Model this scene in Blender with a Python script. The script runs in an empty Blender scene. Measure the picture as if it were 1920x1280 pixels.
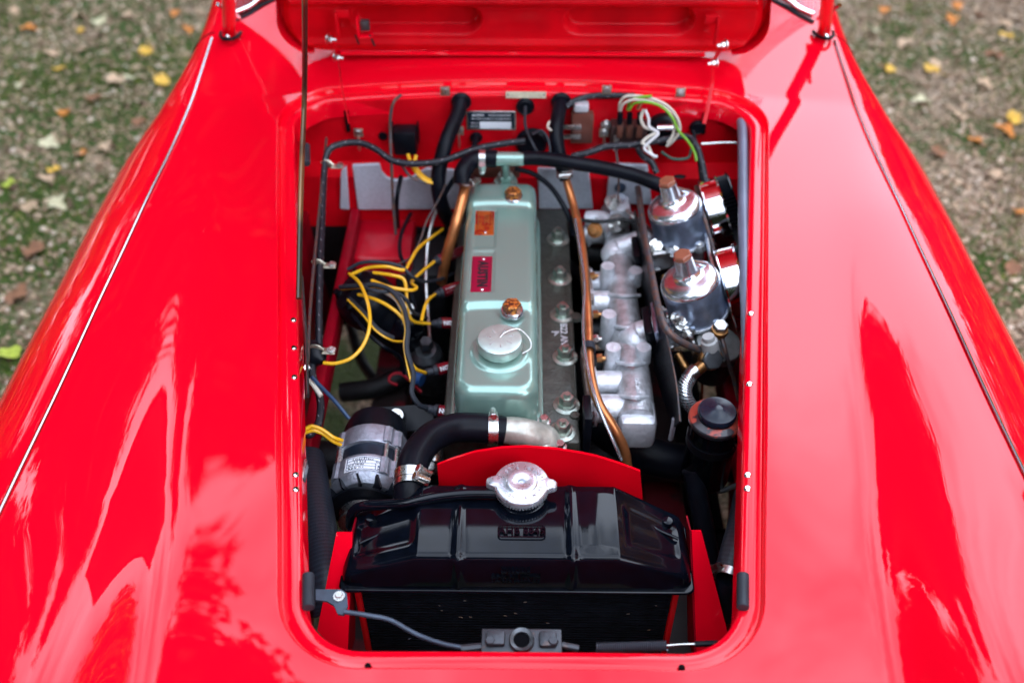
import bpy, bmesh, math, random
import numpy as np
from mathutils import Vector, Matrix
random.seed(7); rng = np.random.default_rng(7)
R = math.radians
sc = bpy.context.scene
# ------------------------------------------------------------------ camera, sky, sun, exposure
CAM = Vector((-.0045, 0.0, 1.73)); PITCH = 43.3; YAW = 0.51; FPX = 1867.0
cd = bpy.data.cameras.new("camera"); cd.lens = 35; cd.sensor_width = 36; cd.clip_start = .05; cd.clip_end = 500
cam = bpy.data.objects.new("camera", cd); sc.collection.objects.link(cam); sc.camera = cam
cam.location = CAM; cam.rotation_euler = (R(90 - PITCH), 0, R(YAW))
cd.dof.use_dof = True; cd.dof.focus_distance = 1.32; cd.dof.aperture_fstop = 2.5
SUN_EL, SUN_AZ = 42, 240          # azimuth measured from +y towards +x
w = bpy.data.worlds.new("World"); sc.world = w; w.use_nodes = True
nt = w.node_tree; sky = nt.nodes.new("ShaderNodeTexSky"); sky.sky_type = 'NISHITA'; sky.sun_disc = False
sky.sun_elevation = R(SUN_EL); sky.sun_rotation = R(SUN_AZ); sky.dust_density = 1.2; sky.air_density = 1.0
bg = nt.nodes["Background"]; bg.inputs[1].default_value = .15
# broken pale cloud over the whole sky
tcw = nt.nodes.new("ShaderNodeTexCoord"); nw_ = nt.nodes.new("ShaderNodeTexNoise"); nw_.inputs['Scale'].default_value = 1.6; nw_.inputs['Detail'].default_value = 7; nw_.inputs['Roughness'].default_value = .55
nt.links.new(tcw.outputs['Generated'], nw_.inputs['Vector'])
rw = nt.nodes.new("ShaderNodeValToRGB"); rw.color_ramp.elements[0].position = .30; rw.color_ramp.elements[1].position = .52
nt.links.new(nw_.outputs[0], rw.inputs[0]); mw = nt.nodes.new("ShaderNodeMix"); mw.data_type = 'RGBA'; mw.inputs['B'].default_value = (17., 19., 22.5, 1)
nt.links.new(rw.outputs[0], mw.inputs['Factor']); nt.links.new(sky.outputs[0], mw.inputs['A']); nt.links.new(mw.outputs['Result'], bg.inputs[0])
sd = bpy.data.lights.new("sun", 'SUN'); sd.energy = 4.5; sd.angle = R(1.5); sd.color = (1, .93, .82)
sun = bpy.data.objects.new("sun", sd); sc.collection.objects.link(sun)
sdir = Vector((math.sin(R(SUN_AZ)) * math.cos(R(SUN_EL)), math.cos(R(SUN_AZ)) * math.cos(R(SUN_EL)), math.sin(R(SUN_EL))))
sun.rotation_euler = sdir.to_track_quat('Z', 'Y').to_euler(); sun.location = sdir * 20
sc.view_settings.view_transform = 'Standard'; sc.view_settings.look = 'None'
sc.view_settings.exposure = 0.95; sc.view_settings.gamma = 1
sc.render.engine = 'CYCLES'; sc.cycles.use_denoising = True; sc.cycles.max_bounces = 8; sc.cycles.transparent_max_bounces = 8
try: sc.cycles.denoiser = 'OPENIMAGEDENOISE'
except Exception: pass
sc.cycles.sample_clamp_indirect = 6; sc.cycles.caustics_reflective = False; sc.cycles.caustics_refractive = False
# ------------------------------------------------------------------ measuring helpers
_M = cam.rotation_euler.to_matrix()
def ray(u, v): return _M @ Vector(((u - 960) / FPX, -(v - 640) / FPX, -1))
def P(u, v, z):
    d = ray(u, v); t = (z - CAM.z) / d.z; return CAM + d * t
def Y(u, v, y):
    d = ray(u, v); t = y / d.y; return CAM + d * t
def PP(pts): return [P(*p) if p[2] < 10 else Y(p[0], p[1], p[2] - 10) for p in pts]     # third value: height, or 10 + distance
# ------------------------------------------------------------------ materials
MATS = {}
def mat(name, col, rough=.5, metal=0., coat=0., noise=0., nscale=30, bump=0., bscale=200, col2=None, spec=.5, coat_rough=.02, wear=None, trans=0.):
    m = bpy.data.materials.new(name); m.use_nodes = True; n = m.node_tree; b = n.nodes["Principled BSDF"]
    b.inputs['Base Color'].default_value = (*col, 1); b.inputs['Roughness'].default_value = rough
    b.inputs['Metallic'].default_value = metal; b.inputs['Coat Weight'].default_value = coat
    b.inputs['Coat Roughness'].default_value = coat_rough; b.inputs['Specular IOR Level'].default_value = spec
    if trans: b.inputs['Transmission Weight'].default_value = trans; b.inputs['IOR'].default_value = 1.1
    tc = n.nodes.new("ShaderNodeTexCoord"); geo = n.nodes.new("ShaderNodeNewGeometry")
    if noise or col2 or wear:
        t = n.nodes.new("ShaderNodeTexNoise"); t.inputs['Scale'].default_value = nscale; t.inputs['Detail'].default_value = 6
        n.links.new(geo.outputs['Position'], t.inputs['Vector'])
        r = n.nodes.new("ShaderNodeValToRGB")
        lo, hi = (.35, .65) if not wear else wear
        r.color_ramp.elements[0].position = lo; r.color_ramp.elements[1].position = hi
        c2 = col2 if col2 else tuple(min(1, c * (1 + noise)) for c in col)
        c1 = col if col2 else tuple(c * (1 - noise) for c in col)
        r.color_ramp.elements[0].color = (*c1, 1); r.color_ramp.elements[1].color = (*c2, 1)
        n.links.new(t.outputs[0], r.inputs[0]); n.links.new(r.outputs[0], b.inputs['Base Color'])
        t3 = n.nodes.new("ShaderNodeTexNoise"); t3.inputs['Scale'].default_value = nscale * 2.7; t3.inputs['Detail'].default_value = 4
        n.links.new(geo.outputs['Position'], t3.inputs['Vector'])
        mr = n.nodes.new("ShaderNodeMapRange"); mr.inputs[3].default_value = max(.02, rough * .75); mr.inputs[4].default_value = min(1, rough * 1.3)
        n.links.new(t3.outputs[0], mr.inputs[0]); n.links.new(mr.outputs[0], b.inputs['Roughness'])
    if bump:
        t2 = n.nodes.new("ShaderNodeTexNoise"); t2.inputs['Scale'].default_value = bscale; t2.inputs['Detail'].default_value = 4
        n.links.new(geo.outputs['Position'], t2.inputs['Vector'])
        bp = n.nodes.new("ShaderNodeBump"); bp.inputs['Strength'].default_value = bump; bp.inputs['Distance'].default_value = .002
        n.links.new(t2.outputs[0], bp.inputs['Height']); n.links.new(bp.outputs[0], b.inputs['Normal'])
    MATS[name] = m; return m
def stripe(name, ca, cb, scale, rough=.5, metal=0., axis='U', duty=.5, bump=.3, dots=False):
    """bands along a tube's length (uses the tube's UV: u = metres along it)"""
    m = bpy.data.materials.new(name); m.use_nodes = True; n = m.node_tree; b = n.nodes["Principled BSDF"]
    b.inputs['Roughness'].default_value = rough; b.inputs['Metallic'].default_value = metal
    uv = n.nodes.new("ShaderNodeUVMap"); sp = n.nodes.new("ShaderNodeSeparateXYZ"); n.links.new(uv.outputs[0], sp.inputs[0])
    mu = n.nodes.new("ShaderNodeMath"); mu.operation = 'MULTIPLY'; mu.inputs[1].default_value = scale
    n.links.new(sp.outputs[0], mu.inputs[0])
    src = mu.outputs[0]
    if axis != 'U':      # helical
        m2 = n.nodes.new("ShaderNodeMath"); m2.operation = 'MULTIPLY_ADD'; m2.inputs[1].default_value = float(axis); n.links.new(sp.outputs[1], m2.inputs[0]); n.links.new(src, m2.inputs[2]); src = m2.outputs[0]
    fr = n.nodes.new("ShaderNodeMath"); fr.operation = 'FRACT'; n.links.new(src, fr.inputs[0])
    gt = n.nodes.new("ShaderNodeMath"); gt.operation = 'GREATER_THAN'; gt.inputs[1].default_value = duty; n.links.new(fr.outputs[0], gt.inputs[0])
    if dots:
        f2 = n.nodes.new("ShaderNodeMath"); f2.operation = 'MULTIPLY'; f2.inputs[1].default_value = 5; n.links.new(sp.outputs[1], f2.inputs[0])
        f3 = n.nodes.new("ShaderNodeMath"); f3.operation = 'FRACT'; n.links.new(f2.outputs[0], f3.inputs[0])
        f4 = n.nodes.new("ShaderNodeMath"); f4.operation = 'GREATER_THAN'; f4.inputs[1].default_value = .72; n.links.new(f3.outputs[0], f4.inputs[0])
        f5 = n.nodes.new("ShaderNodeMath"); f5.operation = 'MULTIPLY'; n.links.new(f4.outputs[0], f5.inputs[0]); n.links.new(gt.outputs[0], f5.inputs[1]); gt = f5
    mx = n.nodes.new("ShaderNodeMix"); mx.data_type = 'RGBA'; mx.inputs['A'].default_value = (*ca, 1); mx.inputs['B'].default_value = (*cb, 1)
    n.links.new(gt.outputs[0], mx.inputs['Factor']); n.links.new(mx.outputs['Result'], b.inputs['Base Color'])
    if bump:
        bp = n.nodes.new("ShaderNodeBump"); bp.inputs['Strength'].default_value = bump; bp.inputs['Distance'].default_value = .001
        n.links.new(fr.outputs[0], bp.inputs['Height']); n.links.new(bp.outputs[0], b.inputs['Normal'])
    MATS[name] = m; return m
RED = mat('red_paint', (.80, .0010, .014), .6, 0, 1.0, spec=0., coat_rough=.0, bump=.006, bscale=25)
REDIN = mat('red_bay_paint', (.56, .0012, .008), .45, 0, .25, noise=.15, nscale=14, bump=.05, bscale=120, coat_rough=.15, spec=.1)
REDSHADED = mat('dark_and_shaded_red_paint', (.26, .0012, .010), .5, 0, .2, noise=.3, nscale=12, bump=.1, bscale=80, coat_rough=.2, spec=.1)  # bay red with shade put into the colour; hook wire is truly dark
REDOLD = mat('worn_red_paint', (.45, .004, .02), .5, 0, .1, nscale=45, col2=(.03, .05, .10), wear=(.60, .63))
REDFLAT = mat('red_shroud_paint', (.80, .0010, .010), .5, 0, .15, spec=.0)
CHROME = mat('chrome', (.9, .9, .92), .06, 1)
STEEL = mat('zinc_steel', (.62, .62, .60), .28, 1, noise=.15, nscale=120)
DARKSTEEL = mat('dark_steel', (.10, .11, .12), .4, .8, noise=.3, nscale=60)
ALU = mat('cast_aluminium', (.70, .72, .76), .38, .45, noise=.14, nscale=70, bump=.7, bscale=180)
ALUROUGH = mat('rough_cast_aluminium', (.70, .71, .74), .36, .65, noise=.3, nscale=60, bump=1., bscale=150, col2=(.42, .42, .43), spec=.3)
ALUSAT = mat('satin_aluminium', (.38, .46, .62), .34, .85, noise=.12, nscale=90, bump=.05, bscale=300)
ALUPOL = mat('polished_aluminium', (.76, .80, .86), .22, .95, noise=.06, nscale=60)
GREEN = mat('metallic_green_paint', (.275, .44, .375), .25, .5, .4, coat_rough=.14)
GREENBLK = mat('dark_olive_iron', (.050, .050, .040), .42, .4, .15, noise=.22, nscale=60, bump=.7, bscale=220)
IRON = mat('black_iron', (.010, .011, .013), .5, .2, noise=.4, nscale=60, bump=.4, bscale=200)
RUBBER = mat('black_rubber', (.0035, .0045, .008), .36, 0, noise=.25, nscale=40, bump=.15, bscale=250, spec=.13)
RUBBERG = mat('grey_rubber', (.022, .026, .034), .5, 0, noise=.15, nscale=50, spec=.3)
BLACKGL = mat('gloss_black_paint', (.002, .003, .006), .3, 0, .55, bump=.06, bscale=45, noise=.3, nscale=50, coat_rough=.09, spec=.0)
BLACKPL = mat('black_plastic', (.004, .005, .008), .32, 0, spec=.2, noise=.2, nscale=60)
VOID = mat('matt_black', (.003, .003, .004), .9, spec=.05)
COPPER = mat('copper_pipe', (.56, .20, .07), .30, .75, noise=.22, nscale=35, bump=.03)
BRASS = mat('brass', (.55, .27, .10), .32, .9, noise=.25, nscale=80)
RUST = mat('rusty_copper_nut', (.80, .28, .05), .42, .6, nscale=300, col2=(.12, .03, .02), wear=(.44, .52))
RUSTPIPE = mat('rusty_pipe', (.14, .07, .05), .5, .4, nscale=120, col2=(.07, .07, .08), wear=(.4, .6))
PADS = mat('silver_insulation', (.52, .55, .62), .55, .25, noise=.08, nscale=150, bump=.6, bscale=400)
YEL = mat('yellow_lead', (.80, .42, .012), .32, 0, .2)
YELTR = stripe('yellow_tracer_lead', (.80, .42, .012), (.80, .42, .012), 1)
WHITE = mat('white_wire', (.60, .56, .47), .4)
WGREEN = mat('green_wire', (.18, .42, .03), .4)
CREAM = mat('cream_label', (.62, .57, .42), .6, 0, noise=.15, nscale=100)
DREDCAP = mat('dark_red_plug_cap', (.16, .004, .012), .22, 0, .5)
DREDPLATE = mat('crimson_plate', (.36, .008, .045), .3, .3, .4)
COPPLATE = mat('copper_orange_plate', (.50, .10, .012), .4, .4, .3, nscale=55, col2=(.36, .006, .006), wear=(.48, .56))
BROWNPL = mat('brown_plastic', (.13, .045, .03), .45, 0, noise=.2, nscale=60)
BROWNNUT = mat('brown_cap', (.26, .085, .045), .45, 0, noise=.1, nscale=80)
PLATE = mat('white_label', (.80, .82, .86), .4)
PLATEBLK = mat('black_plate', (.012, .02, .035), .3, .3)
INK = mat('black_ink', (.01, .01, .014), .5)
INKB = mat('blue_ink', (.02, .06, .16), .5)
GLASS = mat('windscreen_glass', (.85, .95, 1.), .02, 0, 0, trans=.9)
STRIPR = mat('sealing_rubber', (.14, .17, .235), .38, 0, noise=.12, nscale=20)
HARN = stripe('braided_loom', (.006, .008, .014), (.30, .28, .30), 38, .5, duty=.93, axis='2.0', bump=.0, dots=True)
BRAID = stripe('braided_steel', (.10, .11, .13), (.85, .87, .9), 260, .25, .8, axis='6', duty=.45, bump=.6)
RIBH = stripe('ribbed_duct', (.008, .011, .018), (.016, .022, .034), 170, .45, bump=.9)
SPRING = stripe('spring_steel', (.04, .045, .055), (.30, .33, .38), 300, .35, .6, duty=.5, bump=.9)
CORE = mat('radiator_core', (.003, .004, .007), .6, 0, spec=.15, noise=.4, nscale=60)
WOODROD = mat('stay_paint', (.035, .028, .02), .3, .5, .3, nscale=8, col2=(.22, .12, .05), wear=(.45, .6))
# ------------------------------------------------------------------ mesh helpers
def wloc(o):
    v = Vector(o.location)
    while o.parent is not None: o = o.parent; v += o.location
    return v
def link(o): sc.collection.objects.link(o); return o
def catmull(pts, n=8):
    pts = [Vector(p) for p in pts]
    if len(pts) < 3: return pts
    ext = [pts[0] * 2 - pts[1]] + pts + [pts[-1] * 2 - pts[-2]]; out = []
    for i in range(1, len(ext) - 2):
        a, b, c, d = ext[i - 1:i + 3]
        for k in range(n):
            t = k / n
            out.append(.5 * ((2 * b) + (c - a) * t + (2 * a - 5 * b + 4 * c - d) * t * t + (3 * b - a - 3 * c + d) * t ** 3))
    out.append(pts[-1]); return out
def frame(d):
    d = d.normalized(); up = Vector((0, 0, 1)) if abs(d.z) < .95 else Vector((0, 1, 0))
    a = d.cross(up).normalized(); return a, a.cross(d).normalized()
class MB:
    def __init__(s): s.v = []; s.f = []; s.uv = []; s.flat = []
    def add(s, vs, fs, uvs=None, flat=False):
        o = len(s.v); s.v += [tuple(v) for v in vs]
        for i, f in enumerate(fs):
            s.f.append([a + o for a in f]); s.uv.append(uvs[i] if uvs else [(0, 0)] * len(f)); s.flat.append(flat)
        return s
    def box(s, c, size, rot=None, bev=0):
        c = Vector(c); h = Vector(size) / 2; M = rot if rot is not None else Matrix.Identity(3)
        if bev <= 0:
            vs = [c + M @ Vector((x * h.x, y * h.y, z * h.z)) for x in (-1, 1) for y in (-1, 1) for z in (-1, 1)]
            return s.add(vs, [(0, 1, 3, 2), (4, 6, 7, 5), (0, 4, 5, 1), (2, 3, 7, 6), (0, 2, 6, 4), (1, 5, 7, 3)], flat=True)
        b = min(bev, min(h) * .9); bm = bmesh.new(); bmesh.ops.create_cube(bm, size=1)
        bmesh.ops.scale(bm, vec=Vector(size), verts=bm.verts); bmesh.ops.bevel(bm, geom=bm.edges[:], offset=b, segments=2, affect='EDGES', profile=.5)
        vs = [c + M @ v.co for v in bm.verts]; fs = [[q.index for q in f.verts] for f in bm.faces]; bm.free()
        return s.add(vs, fs, flat=False)
    def prism(s, poly, thick, M=None, off=(0, 0, 0), flat=True):
        """poly: 2D outline in local xy, extruded thick along local z; M 3x3, off origin"""
        M = M if M is not None else Matrix.Identity(3); off = Vector(off); n = len(poly)
        bot = [off + M @ Vector((x, y, 0)) for x, y in poly]; top = [off + M @ Vector((x, y, thick)) for x, y in poly]
        return s.add(bot + top, [list(range(n))[::-1], list(range(n, 2 * n))] + [(i, (i + 1) % n, n + (i + 1) % n, n + i) for i in range(n)], flat=flat)
    def tube(s, pts, r, seg=10, sm=True, n=8, caps=True, flatx=1.):
        p = catmull(pts, n) if sm else [Vector(q) for q in pts]
        rs = r if callable(r) else (lambda t: r); L = 0; N = len(p); vs = []; fs = []; uv = []
        a = None; dist = [0]
        for i in range(1, N): dist.append(dist[-1] + (p[i] - p[i - 1]).length)
        tot = max(dist[-1], 1e-6)
        for i in range(N):
            d = (p[min(i + 1, N - 1)] - p[max(i - 1, 0)]); d = d if d.length > 1e-9 else Vector((0, 0, 1)); d.normalize()
            if a is None: a, _ = frame(d)
            a = (a - d * a.dot(d)); a = a.normalized() if a.length > 1e-6 else frame(d)[0]; b = d.cross(a)
            rr = rs(dist[i] / tot)
            for k in range(seg):
                t = 2 * math.pi * k / seg; vs.append(p[i] + (a * math.cos(t) * flatx + b * math.sin(t)) * rr)
        for i in range(N - 1):
            for k in range(seg):
                k2 = (k + 1) % seg; fs.append((i * seg + k, i * seg + k2, (i + 1) * seg + k2, (i + 1) * seg + k))
                uv.append([(dist[i], k / seg), (dist[i], (k + 1) / seg), (dist[i + 1], (k + 1) / seg), (dist[i + 1], k / seg)])
        if caps:
            fs.append(tuple(range(seg))[::-1]); uv.append([(0, 0)] * seg); fs.append(tuple((N - 1) * seg + k for k in range(seg))); uv.append([(dist[-1], 0)] * seg)
        return s.add(vs, fs, uv)
    def cyl(s, p0, p1, r0, r1=None, seg=24): 
        r1 = r0 if r1 is None else r1
        return s.lathe(p0, Vector(p1) - Vector(p0), [(0, 0), (r0, 0), (r1, 1), (0, 1)], seg, rel=True)
    def lathe(s, o, axis, prof, seg=32, rel=False, sharp=True):
        """prof: (radius, height along axis). rel: heights are fractions of |axis|"""
        o = Vector(o); ax = Vector(axis); L = ax.length; d = ax.normalized(); a, b = frame(d); k = L if rel else 1
        def ring(r, h): return [o + d * h * k + (a * math.cos(2 * math.pi * i / seg) + b * math.sin(2 * math.pi * i / seg)) * max(r, 1e-5) for i in range(seg)]
        for (r0, h0), (r1, h1) in zip(prof[:-1], prof[1:]):
            s.add(ring(r0, h0) + ring(r1, h1), [(i, seg + i, seg + (i + 1) % seg, (i + 1) % seg)[::-1] for i in range(seg)])
        return s
    def hexn(s, o, axis, r, h, chamfer=.15):
        o = Vector(o); d = Vector(axis).normalized(); a, b = frame(d)
        def ring(rr, hh): return [o + d * hh + (a * math.cos(math.pi * i / 3) + b * math.sin(math.pi * i / 3)) * rr for i in range(6)]
        vs = ring(r, 0) + ring(r, h * (1 - chamfer)) + ring(r * .86, h); fs = []
        for q in (0, 6): fs += [(q + i, q + (i + 1) % 6, q + 6 + (i + 1) % 6, q + 6 + i) for i in range(6)]
        fs += [tuple(range(12, 18)), tuple(range(6))[::-1]]
        return s.add(vs, fs, flat=True)
    def build(s, name, m, parent=None, weld=False, bevel=0, sub=0, auto=35):
        me = bpy.data.meshes.new(name); c = np.array(s.v); lo = (c.min(0) + c.max(0)) / 2 if len(c) else np.zeros(3)
        me.from_pydata((c - lo).tolist(), [], s.f)
        ul = me.uv_layers.new(name='uv'); ul.data.foreach_set('uv', np.array([q for f in s.uv for q in f], dtype=np.float32).ravel())
        me.polygons.foreach_set('use_smooth', [not q for q in s.flat])
        bm = bmesh.new(); bm.from_mesh(me); bmesh.ops.remove_doubles(bm, verts=bm.verts, dist=2e-5)
        bmesh.ops.recalc_face_normals(bm, faces=bm.faces); bm.to_mesh(me); bm.free()
        me.set_sharp_from_angle(angle=R(auto)); me.materials.append(m)
        o = link(bpy.data.objects.new(name, me)); o.location = Vector(lo.tolist())
        if parent is not None: o.parent = parent; o.location = Vector(lo.tolist()) - wloc(parent)
        if bevel:
            bv = o.modifiers.new('bevel', 'BEVEL'); bv.width = bevel; bv.segments = 2; bv.limit_method = 'ANGLE'; bv.angle_limit = R(35)
        if sub:
            q = o.modifiers.new('sub', 'SUBSURF'); q.levels = sub; q.render_levels = sub
        return o
def tag(o, label=None, cat=None, group=None, kind=None):
    for k, v in (('label', label), ('category', cat), ('group', group), ('kind', kind)):
        if v: o[k] = v
    return o
def thing(name, loc, label, cat, group=None):
    o = link(bpy.data.objects.new(name, None)); o.location = loc; o.empty_display_size = .05
    return tag(o, label, cat, group)
def text(s, size, origin, xdir, ydir, name, m, parent, depth=.0006, align='CENTER', sx=1., bold=0., space=1.):
    cu = bpy.data.curves.new(name, 'FONT'); cu.body = s; cu.size = size; cu.extrude = depth / 2; cu.align_x = align; cu.align_y = 'CENTER'; cu.offset = bold
    cu.resolution_u = 2; cu.space_character = space
    t = bpy.data.objects.new(name, cu); sc.collection.objects.link(t); bpy.context.view_layer.update()
    me = bpy.data.meshes.new_from_object(t.evaluated_get(bpy.context.evaluated_depsgraph_get())); bpy.data.objects.remove(t); me.name = name
    me.materials.clear(); me.materials.append(m)
    X = Vector(xdir).normalized(); Z = X.cross(Vector(ydir)).normalized(); Yd = Z.cross(X)
    for v in me.vertices: v.co = X * v.co.x * sx + Yd * v.co.y + Z * v.co.z
    o = link(bpy.data.objects.new(name, me)); o.location = Vector(origin)
    if parent is not None: o.parent = parent; o.location = Vector(origin) - wloc(parent)
    return o
def rects(poly, M): return poly
def rrect(w, h, r, n=5):
    out = []
    for cx, cy, a0 in ((w / 2 - r, h / 2 - r, 0), (-w / 2 + r, h / 2 - r, 90), (-w / 2 + r, -h / 2 + r, 180), (w / 2 - r, -h / 2 + r, 270)):
        for i in range(n + 1):
            a = R(a0 + 90 * i / n); out.append((cx + r * math.cos(a), cy + r * math.sin(a)))
    return out
def circ(r, n=24, cx=0, cy=0, ph=0): return [(cx + r * math.cos(2 * math.pi * i / n + ph), cy + r * math.sin(2 * math.pi * i / n + ph)) for i in range(n)]
def basis(x, y):
    """3x3 with local x, y directions (orthonormalised); local z = x cross y"""
    X = Vector(x).normalized(); Z = X.cross(Vector(y)).normalized(); Yv = Z.cross(X); return Matrix((X, Yv, Z)).transposed()
def mhose(name, pts, r, m, label, cat, group=None, seg=14, parent=None, **k):
    o = MB().tube(PP(pts), r, seg, **k).build(name, m, parent)
    if parent is None: tag(o, label, cat, group)
    return o
# ------------------------------------------------------------------ car body
def z0(y):
    z = .75 + .075 * (y - .5)
    if y < .5: z -= .35 * (.5 - y) ** 2 + 2.2 * max(0, .25 - y) ** 2
    if y > 1.62: z += .10 * (y - 1.62)
    return z
def smax(a, b, e): return .5 * (a + b + math.sqrt((a - b) ** 2 + e * e))
def bodyz(a, y):
    """height of the upper body at distance a (<= .60) from the centre line"""
    zd = z0(y) - .09 * a * a
    zs = .795 - .5 * max(0, .35 - y) ** 2 - .02 * max(0, y - 1.3)
    zc = zs - 2.0 * (a - .585) ** 2 - 6 * max(0, .585 - a - .22) ** 2
    t = min(1, max(0, (.86 - y) / .42)); zc += .024 * t * t * (3 - 2 * t) * math.exp(-((a - .475) / .062) ** 2)      # headlamp pod running back into the wing
    w = .0009 * math.sin(9 * y + 5 * a) + .0006 * math.sin(21 * y - 13 * a)
    return smax(zd, zc, .012) + w
ZR = .12
def XRy(y): t = min(1, max(0, (y - 1.45) / .45)); return .135 - .075 * t * t * (3 - 2 * t)
def body_pt(q, y):
    s = 1 if q >= 0 else -1; a = abs(q)
    if a <= .60: return Vector((q, y, bodyz(a, y)))
    zb = bodyz(.60, y); arc = .20; XR = XRy(y)
    if a <= .60 + arc:
        ph = (a - .60) / arc * R(85); return Vector((s * (.60 + XR * math.sin(ph)), y, zb - ZR * (1 - math.cos(ph))))
    return Vector((s * (.60 + XR * math.sin(R(85)) + .03 * (a - .8)), y, zb - ZR * (1 - math.cos(R(85))) - (a - .8)))
def Hw(y): return .282 + .17 * (y - .66)
YF, YB = .532, 1.627
def hole_loop(n_side=70, n_c=16):
    """outer edge of the bonnet opening in (q, y), anticlockwise"""
    def corner(c, p, q_, r):   # fillet at c between directions to p and q_
        c, p, q_ = map(lambda t: Vector((t[0], t[1])), (c, p, q_)); d1 = (p - c).normalized(); d2 = (q_ - c).normalized()
        half = d1.angle(d2) / 2; t = r / math.tan(half); cen = c + (d1 + d2).normalized() * (r / math.sin(half))
        a = c + d1 * t - cen; b = c + d2 * t - cen; a0 = math.atan2(a.y, a.x); a1 = math.atan2(b.y, b.x)
        while a1 < a0: a1 += 2 * math.pi
        if a1 - a0 > math.pi: a1 -= 2 * math.pi
        return [(cen.x + r * math.cos(a0 + (a1 - a0) * i / n_c), cen.y + r * math.sin(a0 + (a1 - a0) * i / n_c)) for i in range(n_c + 1)]
    fr, br = (Hw(YF), YF), (Hw(YB), YB); fl, bl = (-Hw(YF), YF), (-Hw(YB), YB)
    cs = [corner(fr, fl, br, .105), corner(br, fr, bl, .085), corner(bl, br, fl, .085), corner(fl, bl, fr, .105)]
    out = []
    for i in range(4):
        out += cs[i]; a = cs[i][-1]; b = cs[(i + 1) % 4][0]
        out += [(a[0] + (b[0] - a[0]) * k / n_side, a[1] + (b[1] - a[1]) * k / n_side) for k in range(1, n_side)]
    # crown of the rear edge
    return [(q, y + .012 * (1 - (q / .44) ** 2) * (1 if y > 1.5 else 0)) for q, y in out]
loop = hole_loop(); NL = len(loop)
def inward(i):
    a = Vector(loop[i - 1]); b = Vector(loop[(i + 1) % NL]); t = (b - a).normalized(); return Vector((-t.y, t.x))
nin = [inward(i) for i in range(NL)]
if sum(n.dot(Vector((0 - l[0], 1.08 - l[1]))) for n, l in zip(nin, loop)) < 0: nin = [-n for n in nin]
def lip_pt(i, d, dz):
    q = loop[i][0] + nin[i].x * d; y = loop[i][1] + nin[i].y * d
    qq, yy = loop[i]; return Vector((q, y, bodyz(abs(qq), yy) + dz))
body = thing('car_body', (0, 1.1, .3), 'glossy red front body of a small open sports car round the open engine bay', 'car body')
mb = MB()
QX, Y0_, Y1_ = 1.32, .12, 2.35
cen = Vector((0, 1.08)); outer = []
for q, y in loop:
    d = Vector((q, y)) - cen; t = 1e9
    if abs(d.x) > 1e-9: t = min(t, QX / abs(d.x))
    if d.y > 1e-9: t = min(t, (Y1_ - cen.y) / d.y)
    if d.y < -1e-9: t = min(t, (Y0_ - cen.y) / d.y)
    outer.append(cen + d * t)
NR = 120; vs = []
lipprof = [(.0425, -.045), (.0395, -.018), (.038, -.0135), (.035, -.011), (.030, -.0100), (.024, -.0098), (.018, -.0102), (.012, -.0112), (.0085, -.0125), (.0055, -.0125), (.0035, -.009), (.0025, -.004), (.0012, -.001), (0, 0)]
for d, dz in [(a * .72, b) for a, b in lipprof]: vs += [lip_pt(i, d, dz) for i in range(NL)]
nlp = len(lipprof)
for r in range(1, NR + 1):
    t = (r / NR) ** 1.25
    for i in range(NL):
        l = Vector(loop[i]); p = l.lerp(outer[i], t); vs.append(body_pt(p.x, p.y))
fs = []
for r in range(nlp + NR - 1):
    for i in range(NL): fs.append((r * NL + i, r * NL + (i + 1) % NL, (r + 1) * NL + (i + 1) % NL, (r + 1) * NL + i))
mb.add(vs, fs); shell = mb.build('wings_and_scuttle', RED, body, auto=60)
for sx in (-1, 1):      # chrome wing strips
    pts = [body_pt(sx * .603, y) + Vector((0, 0, .002)) for y in np.linspace(.14, 1.80, 60)]
    MB().tube(pts, .0024, 8, sm=False).build('chrome_strip', mat('dull_chrome', (.42, .42, .46), .22, 1) if sx < 0 else MATS['dull_chrome'], body)
# nose panel under the front edge of the shell
mb = MB(); n = 40; vs = []
for i in range(n + 1):
    q = -1.32 + 2.64 * i / n; p = body_pt(q, Y0_); vs += [p, Vector((p.x * .97, p.y - .05, p.z - .12)), Vector((p.x * .95, p.y - .03, max(.28, p.z - .42)))]
mb.add(vs, [(3 * i + k, 3 * i + k + 1, 3 * i + k + 4, 3 * i + k + 3) for i in range(n) for k in (0, 1)]); mb.build('nose_panel', RED, body)
# ------------------------------------------------------------------ inner structure of the bay
def sheet(name, pts, m, parent, t=.003):
    """planar panel from 3D corner points, given thickness"""
    p = [Vector(q) for q in pts]; nrm = (p[1] - p[0]).cross(p[2] - p[0]).normalized() * t; n = len(p)
    return MB().add(p + [q - nrm for q in p], [list(range(n)), list(range(n, 2 * n))[::-1]] + [(i, (i + 1) % n, n + (i + 1) % n, n + i) for i in range(n)], flat=True).build(name, m, parent)
YBK = 1.605
sheet('bulkhead', [(-.425, YBK, .790), (-.30, YBK, .812), (0, YBK, .822), (.30, YBK, .812), (.425, YBK, .790), (.425, YBK, .685), (-.425, YBK, .685)], REDIN, body, -.004)
sheet('bulkhead_step', [(-.46, YBK, .685), (.46, YBK, .685), (.46, 1.565, .675), (-.46, 1.565, .675)], REDIN, body, -.003)
sheet('footwell_panel', [(-.46, 1.565, .675), (.46, 1.565, .675), (.46, 1.56, .565), (-.46, 1.56, .565)], REDIN, body, -.003)
sheet('footwell_panel', [(-.46, 1.56, .565), (.46, 1.56, .565), (.46, 1.62, .25), (-.46, 1.62, .25)], IRON, body, -.003)  # black here stands for the shade low in the bay
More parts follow.
